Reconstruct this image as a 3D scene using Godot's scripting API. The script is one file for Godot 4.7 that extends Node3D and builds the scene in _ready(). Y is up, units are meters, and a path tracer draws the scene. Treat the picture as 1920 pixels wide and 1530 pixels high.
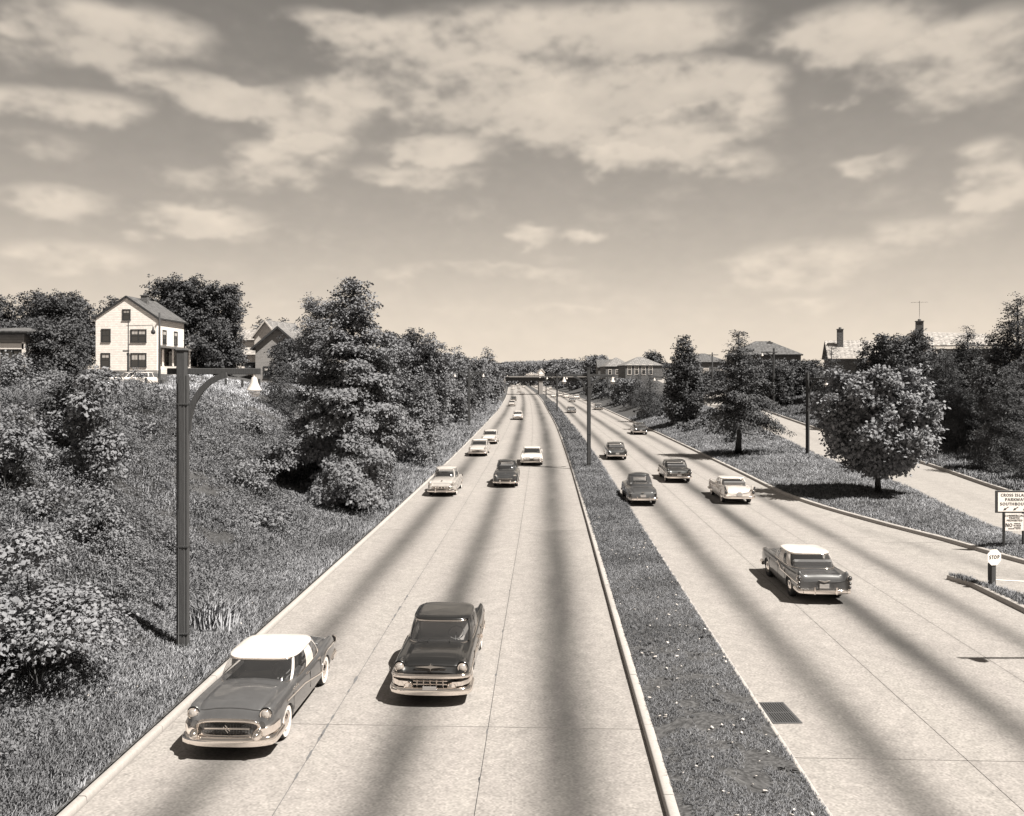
extends Node3D

# ---------------------------------------------------------------- mesh collector
class G:
	var v := PackedVector3Array()
	var n := PackedVector3Array()
	var c := PackedColorArray()
	var u := PackedVector2Array()
	var i := PackedInt32Array()
	var xf := Transform3D()
	var col := Color.WHITE

	func at(p: Vector3, b := Basis()) -> G:
		xf = Transform3D(b, p)
		return self

	func vert(p: Vector3, nn: Vector3, uv := Vector2.ZERO) -> int:
		v.append(xf * p)
		n.append((xf.basis * nn).normalized())
		c.append(col)
		u.append(uv)
		return v.size() - 1

	func tri(a: int, b: int, d: int) -> void:
		var cr := (v[b] - v[a]).cross(v[d] - v[a])
		if cr.length_squared() < 1e-16:
			return
		i.append(a)
		if cr.dot(n[a] + n[b] + n[d]) > 0.0:
			i.append(d)
			i.append(b)
		else:
			i.append(b)
			i.append(d)

	func face(pts: PackedVector3Array, nn: Vector3) -> void:
		var f := v.size()
		for p in pts:
			vert(p, nn)
		for k in range(1, pts.size() - 1):
			tri(f, f + k, f + k + 1)

	# a face whose normal points away from "from"
	func away(pts: PackedVector3Array, from: Vector3) -> void:
		var nn := (pts[1] - pts[0]).cross(pts[2] - pts[0]).normalized()
		if nn.dot(pts[0] - from) < 0.0:
			nn = -nn
		face(pts, nn)

	func box(ctr: Vector3, size: Vector3, ch := 0.0) -> void:
		var h := size * 0.5
		if ch <= 0.0:
			for ax in 3:
				for s in [-1.0, 1.0]:
					var nn := Vector3.ZERO
					nn[ax] = s
					var a := (ax + 1) % 3
					var b := (ax + 2) % 3
					var q := PackedVector3Array()
					for k in [[-1, -1], [1, -1], [1, 1], [-1, 1]]:
						var p := Vector3.ZERO
						p[ax] = s * h[ax]
						p[a] = k[0] * h[a]
						p[b] = k[1] * h[b]
						q.append(ctr + p)
					face(q, nn)
			return
		for ax in 3:
			var a := (ax + 1) % 3
			var b := (ax + 2) % 3
			for s in [-1.0, 1.0]:
				var nn := Vector3.ZERO
				nn[ax] = s
				var q := PackedVector3Array()
				for k in [[-1, -1], [1, -1], [1, 1], [-1, 1]]:
					var p := Vector3.ZERO
					p[ax] = s * h[ax]
					p[a] = k[0] * (h[a] - ch)
					p[b] = k[1] * (h[b] - ch)
					q.append(ctr + p)
				face(q, nn)
				for s2 in [-1.0, 1.0]:
					var q2 := PackedVector3Array()
					for k in [[0, -1], [0, 1], [1, 1], [1, -1]]:
						var p := Vector3.ZERO
						p[ax] = s * (h[ax] if k[0] == 0 else h[ax] - ch)
						p[a] = s2 * (h[a] - ch if k[0] == 0 else h[a])
						p[b] = k[1] * (h[b] - ch)
						q2.append(ctr + p)
					var n2 := Vector3.ZERO
					n2[ax] = s
					n2[a] = s2
					face(q2, n2.normalized())
		for sx in [-1.0, 1.0]:
			for sy in [-1.0, 1.0]:
				for sz in [-1.0, 1.0]:
					var s3 := Vector3(sx, sy, sz)
					face(PackedVector3Array([ctr + s3 * Vector3(h.x, h.y - ch, h.z - ch), ctr + s3 * Vector3(h.x - ch, h.y, h.z - ch), ctr + s3 * Vector3(h.x - ch, h.y - ch, h.z)]), s3.normalized())

	# profile of (radius, height) turned round the y axis
	func lathe(prof: PackedVector2Array, seg: int, smooth := 0.75) -> void:
		var m := prof.size() - 1
		var sn := PackedVector2Array()
		for k in m:
			var d := (prof[k + 1] - prof[k]).normalized()
			sn.append(Vector2(d.y, -d.x))
		for k in m:
			var n0 := sn[k]
			var n1 := sn[k]
			if k > 0 and sn[k - 1].dot(sn[k]) > smooth:
				n0 = (sn[k - 1] + sn[k]).normalized()
			if k < m - 1 and sn[k + 1].dot(sn[k]) > smooth:
				n1 = (sn[k + 1] + sn[k]).normalized()
			var f := v.size()
			for j in seg + 1:
				var t := TAU * j / seg
				var cs := cos(t)
				var sq := sin(t)
				vert(Vector3(prof[k].x * cs, prof[k].y, prof[k].x * sq), Vector3(n0.x * cs, n0.y, n0.x * sq))
				vert(Vector3(prof[k + 1].x * cs, prof[k + 1].y, prof[k + 1].x * sq), Vector3(n1.x * cs, n1.y, n1.x * sq))
			for j in seg:
				tri(f + 2 * j, f + 2 * j + 1, f + 2 * j + 3)
				tri(f + 2 * j, f + 2 * j + 3, f + 2 * j + 2)

	func tube(path: PackedVector3Array, rad: PackedFloat32Array, seg: int, caps := true) -> void:
		var m := path.size()
		var up := Vector3.UP
		var f := v.size()
		var side := Vector3.ZERO
		for k in m:
			var t := (path[mini(k + 1, m - 1)] - path[maxi(k - 1, 0)]).normalized()
			if k == 0:
				if absf(t.dot(up)) > 0.9:
					up = Vector3.RIGHT
				side = t.cross(up).normalized()
			else:
				side = (side - t * side.dot(t)).normalized()
			var up2 := side.cross(t)
			var r := rad[mini(k, rad.size() - 1)]
			for j in seg + 1:
				var a := TAU * j / seg
				var d := side * cos(a) + up2 * sin(a)
				vert(path[k] + d * r, d)
			if k > 0:
				var b := f + k * (seg + 1)
				for j in seg:
					tri(b + j, b + j + 1, b + j - seg - 1)
					tri(b + j + 1, b + j - seg, b + j - seg - 1)
			if caps and (k == 0 or k == m - 1):
				var ring := PackedVector3Array()
				for j in seg:
					var a := TAU * j / seg
					ring.append(path[k] + (side * cos(a) + up2 * sin(a)) * r)
				face(ring, -t if k == 0 else t)
				if k == 0:
					f += seg

	# closed profile (x to the side, y up) carried along a path
	func sweep(path: PackedVector3Array, prof: PackedVector2Array, smooth := 0.8, upv := Vector3.UP, caps := true) -> void:
		var m := prof.size()
		var area := 0.0
		for k in m:
			area += prof[k].cross(prof[(k + 1) % m])
		var sg := 1.0 if area > 0 else -1.0
		var sn := PackedVector2Array()
		for k in m:
			var d := (prof[(k + 1) % m] - prof[k]).normalized()
			sn.append(Vector2(d.y, -d.x) * sg)
		var sides := PackedVector3Array()
		var ups := PackedVector3Array()
		for k in path.size():
			var t := (path[mini(k + 1, path.size() - 1)] - path[maxi(k - 1, 0)]).normalized()
			var s := t.cross(upv).normalized()
			sides.append(s)
			ups.append(s.cross(t))
		for k in m:
			var k2 := (k + 1) % m
			var n0 := sn[k]
			var n1 := sn[k]
			var pv := sn[(k + m - 1) % m]
			if pv.dot(sn[k]) > smooth:
				n0 = (pv + sn[k]).normalized()
			if sn[k2].dot(sn[k]) > smooth:
				n1 = (sn[k2] + sn[k]).normalized()
			var f := v.size()
			for j in path.size():
				vert(path[j] + sides[j] * prof[k].x + ups[j] * prof[k].y, sides[j] * n0.x + ups[j] * n0.y)
				vert(path[j] + sides[j] * prof[k2].x + ups[j] * prof[k2].y, sides[j] * n1.x + ups[j] * n1.y)
			for j in path.size() - 1:
				tri(f + 2 * j, f + 2 * j + 1, f + 2 * j + 3)
				tri(f + 2 * j, f + 2 * j + 3, f + 2 * j + 2)
		if caps:
			var idx := Geometry2D.triangulate_polygon(prof)
			for e in [0, path.size() - 1]:
				var nn := (path[1] - path[0]).normalized() * -1.0 if e == 0 else (path[e] - path[e - 1]).normalized()
				var f := v.size()
				for p in prof:
					vert(path[e] + sides[e] * p.x + ups[e] * p.y, nn)
				for k in range(0, idx.size(), 3):
					tri(f + idx[k], f + idx[k + 1], f + idx[k + 2])

	# polygon in x, y pushed out along z from z0 to z1
	func extr(poly: PackedVector2Array, z0: float, z1: float, smooth := 2.0) -> void:
		sweep(PackedVector3Array([Vector3(0, 0, z1), Vector3(0, 0, z0)]), poly, smooth)

	# rows of points, smooth; normals turned away from "ctr", or upwards when "upw"
	func grid(rows: Array, ctr: Vector3, upw := false, cols: Array = [], closed := false) -> void:
		var R := rows.size()
		var K: int = rows[0].size()
		var nr := PackedVector3Array()
		var s := 0.0
		for a in R:
			var r0: PackedVector3Array = rows[maxi(a - 1, 0)]
			var r1: PackedVector3Array = rows[mini(a + 1, R - 1)]
			var r: PackedVector3Array = rows[a]
			for b in K:
				var b0 := maxi(b - 1, 0)
				var b1 := mini(b + 1, K - 1)
				if closed:
					b0 = (b - 1 + K - 1) % (K - 1) if b > 0 else K - 2
					b1 = b + 1 if b < K - 1 else 1
				var q := (r1[b] - r0[b]).cross(r[b1] - r[b0])
				if q.length_squared() < 1e-14:
					q = (r1[b1] - r0[b0]).cross(r1[b0] - r0[b1]) * -1.0
				q = q.normalized()
				nr.append(q)
				s += q.y if upw else q.dot(r[b] - ctr)
		var sg := 1.0 if s >= 0 else -1.0
		var f := v.size()
		for a in R:
			var r: PackedVector3Array = rows[a]
			for b in K:
				if not cols.is_empty():
					col = cols[a][b]
				vert(r[b], nr[a * K + b] * sg, Vector2(float(b) / maxf(1, K - 1), float(a) / maxf(1, R - 1)))
		for a in R - 1:
			for b in K - 1:
				var p := f + a * K + b
				tri(p, p + 1, p + K + 1)
				tri(p, p + K + 1, p + K)

	func mesh() -> ArrayMesh:
		var m := ArrayMesh.new()
		if i.is_empty():
			return m
		var arr := []
		arr.resize(Mesh.ARRAY_MAX)
		arr[Mesh.ARRAY_VERTEX] = v
		arr[Mesh.ARRAY_NORMAL] = n
		arr[Mesh.ARRAY_COLOR] = c
		arr[Mesh.ARRAY_TEX_UV] = u
		arr[Mesh.ARRAY_INDEX] = i
		m.add_surface_from_arrays(Mesh.PRIMITIVE_TRIANGLES, arr)
		return m

# ---------------------------------------------------------------- nodes and names
var M := {}
var rng := RandomNumberGenerator.new()
var taken := {}
var fn := FastNoiseLite.new()
var fn2 := FastNoiseLite.new()

func numbered(called: String) -> String:
	var k: int = taken.get(called, 0)
	taken[called] = k + 1
	return called if k == 0 else "%s_%03d" % [called, k]

func thing(called: String, label: String, category: String, p: Vector3, turn := 0.0, group := "") -> Node3D:
	var o := Node3D.new()
	o.name = numbered(called)
	add_child(o, true)
	o.position = p
	o.rotation.y = turn
	tag(o, label, category, group)
	return o

func tag(o: Node, label: String, category: String, group := "", kind := "") -> void:
	if label: o.set_meta("label", label)
	if category: o.set_meta("category", category)
	if group: o.set_meta("group", group)
	if kind: o.set_meta("kind", kind)

func part(called: String, g: G, mat: Material, parent: Node = null) -> MeshInstance3D:
	return part_m(called, g.mesh(), mat, parent)

func part_m(called: String, m: Mesh, mat: Material, parent: Node = null) -> MeshInstance3D:
	var o := MeshInstance3D.new()
	if parent == null:
		parent = self
		o.name = numbered(called)
	else:
		var k := 0
		var nm := called
		while parent.has_node(NodePath(nm)):
			k += 1
			nm = "%s_%03d" % [called, k]
		o.name = nm
	o.mesh = m
	o.material_override = mat
	parent.add_child(o, true)
	return o

func structure(called: String, label: String, cat: String) -> Node3D:
	var o := Node3D.new()
	o.name = numbered(called)
	add_child(o, true)
	tag(o, label, cat, "", "structure")
	return o

func scatter(called: String, m: Mesh, mat: Material, xs: Array[Transform3D], cs: PackedColorArray, parent: Node = null) -> MultiMeshInstance3D:
	var mm := MultiMesh.new()
	mm.transform_format = MultiMesh.TRANSFORM_3D
	mm.use_colors = true
	mm.mesh = m
	mm.instance_count = xs.size()
	for k in xs.size():
		mm.set_instance_transform(k, xs[k])
		mm.set_instance_color(k, cs[k])
	var o := MultiMeshInstance3D.new()
	o.multimesh = mm
	o.material_override = mat
	if parent == null:
		o.name = numbered(called)
		add_child(o, true)
	else:
		o.name = called
		parent.add_child(o, true)
	return o

func rf(a: float, b: float) -> float:
	return rng.randf_range(a, b)

# ---------------------------------------------------------------- materials
func tone(v: float) -> Color:
	# a toned print: the blacks are cool, the lights are warm
	var t := clampf(v / 0.4, 0.0, 1.0)
	return Color(minf(v * lerpf(0.96, 1.06, t), 1.0), v * lerpf(0.97, 0.985, t), v * lerpf(1.02, 0.925, t)).linear_to_srgb()

func mat(called: String, v: float, rough: float, metal := 0.0, spec := 0.5) -> StandardMaterial3D:
	var m := StandardMaterial3D.new()
	m.resource_name = called
	m.albedo_color = tone(v)
	m.roughness = rough
	m.metallic = metal
	m.metallic_specular = spec
	M[called] = m
	return m

func paint(v: float) -> StandardMaterial3D:
	var key := "paint%d" % int(v * 1000)
	if not M.has(key):
		var m := mat(key, v, 0.38)
		m.clearcoat_enabled = true
		m.clearcoat = 0.9
		m.clearcoat_roughness = 0.06
		noise_into(m, "dust", 0.35)
	return M[key]

var tex := {}
func noise_img(key: String, size: int, freq: float, oct: int, lo: float, hi: float, seedv: int, kind := FastNoiseLite.TYPE_SIMPLEX_SMOOTH, sx := 1.0, sy := 1.0) -> ImageTexture:
	if tex.has(key):
		return tex[key]
	var f := FastNoiseLite.new()
	f.noise_type = kind
	f.seed = seedv
	f.frequency = 1.0
	f.fractal_octaves = oct
	f.fractal_gain = 0.6
	var d := PackedByteArray()
	d.resize(size * size * 3)
	# wraps: the noise is taken round two circles
	for y in size:
		var b := TAU * y / size
		var cb := cos(b) * freq * sy
		var sb := sin(b) * freq * sy
		for x in size:
			var a := TAU * x / size
			var w := f.get_noise_3d(cos(a) * freq * sx + cb * 0.7, sin(a) * freq * sx + sb * 0.7, cb - sb * 0.6)
			var q := int(clampf(lerpf(lo, hi, w * 0.5 + 0.5), 0, 1) * 255.0)
			var o := (y * size + x) * 3
			d[o] = q
			d[o + 1] = q
			d[o + 2] = q
	tex[key] = ImageTexture.create_from_image(Image.create_from_data(size, size, false, Image.FORMAT_RGB8, d))
	return tex[key]

# speckle: one random value per texel, softened a little
func speckle(key: String, size: int, lo: float, hi: float, seedv: int, soft: int) -> ImageTexture:
	if tex.has(key):
		return tex[key]
	var r := RandomNumberGenerator.new()
	r.seed = seedv
	var im := Image.create(size, size, false, Image.FORMAT_RGB8)
	var d := PackedByteArray()
	d.resize(size * size * 3)
	for k in size * size:
		var q := int(clampf(r.randfn((lo + hi) * 0.5, (hi - lo) * 0.25), 0.0, 1.0) * 255.0)
		d[k * 3] = q
		d[k * 3 + 1] = q
		d[k * 3 + 2] = q
	im = Image.create_from_data(size, size, false, Image.FORMAT_RGB8, d)
	if soft > 1:
		im.resize(size / soft, size / soft, Image.INTERPOLATE_BILINEAR)
		im.resize(size, size, Image.INTERPOLATE_CUBIC)
	tex[key] = ImageTexture.create_from_image(im)
	return tex[key]

func noise_into(m: StandardMaterial3D, key: String, scale: float, bump := 0.0) -> void:
	m.albedo_texture = tex[key]
	m.uv1_triplanar = true
	m.uv1_world_triplanar = false
	m.uv1_scale = Vector3.ONE * scale
	if bump > 0.0:
		m.heightmap_enabled = true
		m.heightmap_texture = tex[key]
		m.heightmap_scale = bump

func make_materials() -> void:
	noise_img("dust", 256, 1.4, 4, 0.82, 1.0, 5)
	speckle("grain", 512, 0.62, 1.0, 11, 2)
	noise_img("blotch", 512, 2.5, 5, 0.86, 1.02, 21)
	noise_img("wood", 256, 1.1, 4, 0.62, 1.0, 8, FastNoiseLite.TYPE_SIMPLEX_SMOOTH, 7.0, 0.35)
	noise_img("soil", 512, 6.0, 5, 0.35, 1.1, 33)
	# shingle courses for house walls and roofs
	shingles("shingle_wall", 0.93, 1.0, 0.66)
	shingles("shingle_roof", 0.6, 1.0, 0.45)
	bricks("brickwork")
	var m: StandardMaterial3D
	m = mat("concrete", 0.45, 0.9)
	m.vertex_color_use_as_albedo = true
	m.albedo_texture = tex["grain"]
	m.uv1_triplanar = true
	m.uv1_world_triplanar = true
	m.uv1_scale = Vector3.ONE * 0.12
	m.detail_enabled = true
	m.detail_blend_mode = BaseMaterial3D.BLEND_MODE_MUL
	m.detail_albedo = tex["blotch"]
	m.detail_uv_layer = BaseMaterial3D.DETAIL_UV_2
	m.uv2_triplanar = true
	m.uv2_world_triplanar = true
	m.uv2_scale = Vector3.ONE * 0.11
	m = mat("joint", 0.11, 0.95)
	m = mat("kerb", 0.38, 0.9)
	m.vertex_color_use_as_albedo = true
	noise_into(m, "blotch", 0.6)
	m = mat("soil", 0.15, 1.0, 0.0, 0.2)
	m.albedo_color = Color(0.145, 0.143, 0.145).linear_to_srgb()
	m.vertex_color_use_as_albedo = true
	m.albedo_texture = tex["soil"]
	m.uv1_triplanar = true
	m.uv1_world_triplanar = true
	m.uv1_scale = Vector3.ONE * 0.23
	for k in [["leaf", 0.165, 0.6], ["leaf_dark", 0.078, 0.6], ["leaf_pale", 0.2, 0.55], ["weed", 0.145, 0.7], ["grass", 0.24, 0.8]]:
		m = mat(k[0], k[1], k[2], 0.0, 0.35)
		m.albedo_color = Color(k[1] * 0.96, k[1] * 0.97, k[1] * 1.03).linear_to_srgb()
		m.vertex_color_use_as_albedo = true
		m.backlight_enabled = true
		m.backlight = Color(0.33, 0.33, 0.33)
	m = mat("bark", 0.07, 0.95)
	noise_into(m, "wood", 1.1, 1.5)
	m = mat("post_wood", 0.075, 0.85)
	noise_into(m, "wood", 0.9, 0.6)
	m = mat("post_wood_pale", 0.085, 0.9)
	noise_into(m, "wood", 0.9, 0.6)
	mat("chrome", 0.92, 0.07, 1.0)
	mat("dull_metal", 0.3, 0.4, 0.9)
	mat("rubber", 0.018, 0.7)
	mat("whitewall", 0.68, 0.6)
	mat("black", 0.012, 0.6)
	mat("under", 0.015, 0.9)
	mat("seat", 0.13, 0.8)
	mat("seat_pale", 0.3, 0.8)
	mat("tail_lamp", 0.05, 0.15)
	mat("plate", 0.3, 0.5)
	mat("enamel", 0.58, 0.35)
	m = mat("lens", 0.55, 0.08, 0.55)
	m = mat("bowl", 0.6, 0.12)
	m.transparency = BaseMaterial3D.TRANSPARENCY_ALPHA
	m.albedo_color.a = 0.35
	m = mat("glass", 0.1, 0.03)
	m.transparency = BaseMaterial3D.TRANSPARENCY_ALPHA
	m.albedo_color.a = 0.18
	m = mat("pane", 0.02, 0.06)
	m.metallic_specular = 0.7
	m = mat("siding", 0.92, 0.85)
	wall_tex(m, "shingle_wall", 0.5)
	m = mat("siding_tan", 0.28, 0.9)
	wall_tex(m, "shingle_wall", 0.5)
	m = mat("roofing", 0.14, 0.9)
	wall_tex(m, "shingle_roof", 0.5)
	m = mat("roofing_mid", 0.26, 0.9)
	wall_tex(m, "shingle_roof", 0.5)
	m = mat("roofing_pale", 0.4, 0.8)
	wall_tex(m, "shingle_roof", 0.5)
	m = mat("brick", 0.17, 0.9)
	wall_tex(m, "brickwork", 0.8)
	m = mat("stone", 0.33, 0.9)
	noise_into(m, "blotch", 0.5)
	mat("trim_dark", 0.035, 0.6)
	mat("trim_white", 0.75, 0.7)
	mat("curtain", 0.45, 0.9)
	mat("steel_dark", 0.03, 0.6)
	mat("iron", 0.09, 0.6, 0.3)
	mat("sign_face", 0.88, 0.5)
	m = mat("litter", 0.6, 0.8)
	m.vertex_color_use_as_albedo = true
	mat("letter", 0.03, 0.6)
	mat("road_paint", 0.75, 0.7)

func wall_tex(m: StandardMaterial3D, key: String, scale: float) -> void:
	noise_into(m, key, scale, 0.8)

func shingles(key: String, lo: float, hi: float, joint: float) -> void:
	var r := RandomNumberGenerator.new()
	r.seed = 77
	var im := Image.create(512, 512, false, Image.FORMAT_RGB8)
	var rows := 10
	for y in rows:
		var y0 := int(512.0 * y / rows)
		var y1 := int(512.0 * (y + 1) / rows)
		var x := -r.randi_range(0, 60)
		while x < 512:
			var w := r.randi_range(50, 90)
			var t := r.randf_range(lo, hi)
			im.fill_rect(Rect2i(x, y0, w, y1 - y0), Color(t, t, t))
			im.fill_rect(Rect2i(x, y0, 2, y1 - y0), Color(joint, joint, joint) * 1.15)
			x += w
		im.fill_rect(Rect2i(0, y1 - 5, 512, 5), Color(joint, joint, joint))
	tex[key] = ImageTexture.create_from_image(im)

func bricks(key: String) -> void:
	var r := RandomNumberGenerator.new()
	r.seed = 78
	var im := Image.create(512, 512, false, Image.FORMAT_RGB8)
	im.fill(Color(1, 1, 1))
	for y in 16:
		for x in range(-1, 9):
			var t := r.randf_range(0.55, 0.9)
			im.fill_rect(Rect2i(x * 64 + (32 if y % 2 else 0), y * 32, 59, 27), Color(t, t, t))
	tex[key] = ImageTexture.create_from_image(im)

# ---------------------------------------------------------------- the lie of the land
# pairs of distance ahead (metres) and sideways offset
const TA := [0.0, -8.15, 8.0, -7.85, 14.7, -7.58, 25.0, -7.24, 45.0, -6.5, 75.0, -5.55, 108.0, -4.68, 135.0, -4.1, 180.0, -3.2, 290.0, -2.1, 347.0, -2.0, 500.0, -2.2, 730.0, -2.2, 1000.0, -1.6, 1500.0, 0.5]
const TB := [0.0, 2.05, 8.0, 2.38, 14.7, 2.66, 25.0, 3.06, 45.0, 3.87, 75.0, 5.0, 108.0, 6.05, 135.0, 6.8, 180.0, 7.7, 260.0, 9.2, 347.0, 10.1, 500.0, 10.4, 730.0, 10.6, 1000.0, 11.5, 1500.0, 13.6]
const TC := [0.0, 5.0, 8.0, 5.24, 14.7, 5.5, 25.0, 5.88, 45.0, 6.62, 75.0, 7.64, 108.0, 8.66, 135.0, 9.3, 180.0, 10.4, 260.0, 12.2, 347.0, 13.3, 500.0, 13.8, 730.0, 14.1, 1000.0, 15.0, 1500.0, 17.0]
const TKERB := [10.0, 29.0, 20.0, 25.2, 28.0, 22.5, 34.5, 20.7, 39.5, 19.8, 44.2, 18.7, 50.0, 17.7, 55.0, 17.35, 60.0, 17.5, 67.0, 17.8]
const TRL := [10.0, 30.0, 20.0, 26.5, 30.0, 24.0, 39.9, 23.6, 58.5, 26.6, 77.0, 27.8, 85.0, 28.6, 100.0, 29.7, 130.0, 31.2, 150.0, 32.3, 180.0, 36.0, 220.0, 40.0, 340.0, 52.0]
const TRU := [10.0, 44.0, 20.0, 37.0, 30.0, 32.0, 40.0, 30.5, 55.0, 31.8, 72.0, 34.6, 100.0, 36.6, 130.0, 38.6, 180.0, 43.2, 220.0, 46.6, 340.0, 59.0]
const TRH := [0.0, 0.0, 40.0, 0.03, 58.0, 0.1, 77.0, 0.24, 85.0, 0.48, 100.0, 1.0, 130.0, 2.2, 150.0, 2.95, 180.0, 4.0, 220.0, 5.2, 280.0, 6.8, 340.0, 7.5, 1500.0, 8.0]
const THL := [0.0, 0.12, 1.5, 0.16, 3.0, 0.42, 5.5, 1.25, 9.0, 2.95, 12.0, 4.6, 15.0, 5.8, 18.0, 6.25, 28.0, 6.4, 36.0, 6.5, 42.0, 6.6, 80.0, 7.0, 200.0, 9.5, 400.0, 11.0, 1600.0, 14.0]
const THR := [0.0, 0.12, 1.5, 0.2, 4.0, 0.9, 10.0, 2.4, 20.0, 3.0, 60.0, 3.6, 200.0, 5.0, 400.0, 7.0, 1600.0, 12.0]

func tab(t: Array, d: float) -> float:
	var m := t.size() / 2
	if d <= t[0]:
		return t[1]
	if d >= t[2 * m - 2]:
		return t[2 * m - 1]
	var k := 0
	while t[2 * k + 2] < d:
		k += 1
	var x0: float = t[2 * k]
	var x1: float = t[2 * k + 2]
	var y0: float = t[2 * k + 1]
	var y1: float = t[2 * k + 3]
	var h := x1 - x0
	var s := (y1 - y0) / h
	var m0 := s
	var m1 := s
	if k > 0:
		m0 = 0.5 * (s + (y0 - t[2 * k - 1]) / (x0 - t[2 * k - 2]))
	if k < m - 2:
		m1 = 0.5 * (s + (t[2 * k + 5] - y1) / (t[2 * k + 4] - x1))
	if m0 * s <= 0: m0 = 0.0
	if m1 * s <= 0: m1 = 0.0
	var u := (d - x0) / h
	var u2 := u * u
	var u3 := u2 * u
	return y0 * (2 * u3 - 3 * u2 + 1) + h * m0 * (u3 - 2 * u2 + u) + y1 * (3 * u2 - 2 * u3) + h * m1 * (u3 - u2)

func edge_a(d: float) -> float: return tab(TA, d)
func edge_b(d: float) -> float: return tab(TB, d)
func edge_c(d: float) -> float: return tab(TC, d)
func edge_d(d: float) -> float:
	return tab(TKERB, d) if d < 60.0 else (lerpf(tab(TKERB, d), tab(TC, d) + 10.4, clampf((d - 60.0) / 7.0, 0, 1)))
func slope(d: float) -> float: return (edge_b(d + 2.0) - edge_b(d - 2.0)) * 0.25

func height_left(s: float, d: float) -> float:
	var w := fn.get_noise_2d(s * 4.0 + 300.0, d * 4.0) * clampf((s - 2.0) * 0.12, 0, 0.7)
	return tab(THL, s) + w + 1.35 * smoothstep(91.0, 96.5, d) * smoothstep(22.0, 30.0, s)

func height_right(s: float, d: float) -> float:
	var k := smoothstep(40.0, 120.0, d)
	return tab(TRH, d) + lerpf(0.12, tab(THR, s), k) + fn.get_noise_2d(s * 4.0 + 900.0, d * 4.0) * clampf((s - 2.0) * 0.05, 0, 0.4)

func height_gap(u: float, d: float) -> float:
	var k := smoothstep(70.0, 130.0, d)
	var e := u * u * (3 - 2 * u)
	return 0.12 + tab(TRH, d) * e + sin(u * PI) * (0.15 + 0.5 * k)

func ground(x: float, d: float) -> float:
	var a := edge_a(d)
	if x < a - 0.3:
		return height_left(a - 0.3 - x, d)
	if x < edge_b(d):
		return 0.0
	if x < edge_c(d):
		return 0.14
	var e := edge_d(d)
	if x < e:
		return 0.0
	var l := tab(TRL, d)
	if x < l:
		return height_gap((x - e) / (l - e), d)
	var r := tab(TRU, d)
	if x < r:
		return tab(TRH, d)
	return height_right(x - r - 0.3, d)

# ---------------------------------------------------------------- cars
# a car looks along +z from its own middle; tables run from the tail to the nose: z, value
const BASE := {
	"L": 5.1, "hw": [-2.55, 0.80, -2.5, 0.87, -2.3, 0.92, -1.5, 0.95, 0.0, 0.955, 1.5, 0.95, 2.2, 0.93, 2.45, 0.89, 2.55, 0.80],
	"yf": [-2.55, 0.74, -2.45, 0.90, -2.2, 0.95, -1.2, 0.955, 0.9, 0.965, 1.7, 0.955, 2.3, 0.93, 2.45, 0.88, 2.55, 0.72],
	"yc": [-2.55, 0.66, -2.46, 0.82, -2.2, 0.90, -1.5, 0.955, 0.9, 0.985, 1.6, 0.96, 2.1, 0.91, 2.4, 0.83, 2.55, 0.66],
	"yb": [-2.55, 0.46, -2.4, 0.36, -2.0, 0.28, 2.0, 0.27, 2.35, 0.34, 2.55, 0.46],
	"zf": 1.6, "zr": -1.52, "ra": 0.40, "cab": [1.15, 0.55, -1.0, -1.48], "belt": 0.955, "roof": 1.50, "edge": 1.39, "aw": 0.905, "ar": 0.80, "e": 4.2,
	"front": "bars", "rear": "plain", "fa": 50.0, "rag": 46.0, "rt": [0.06, 0.94], "two": false, "whitewall": true, "hood_crown": 0.02, "pont": 0.0,
}
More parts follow.
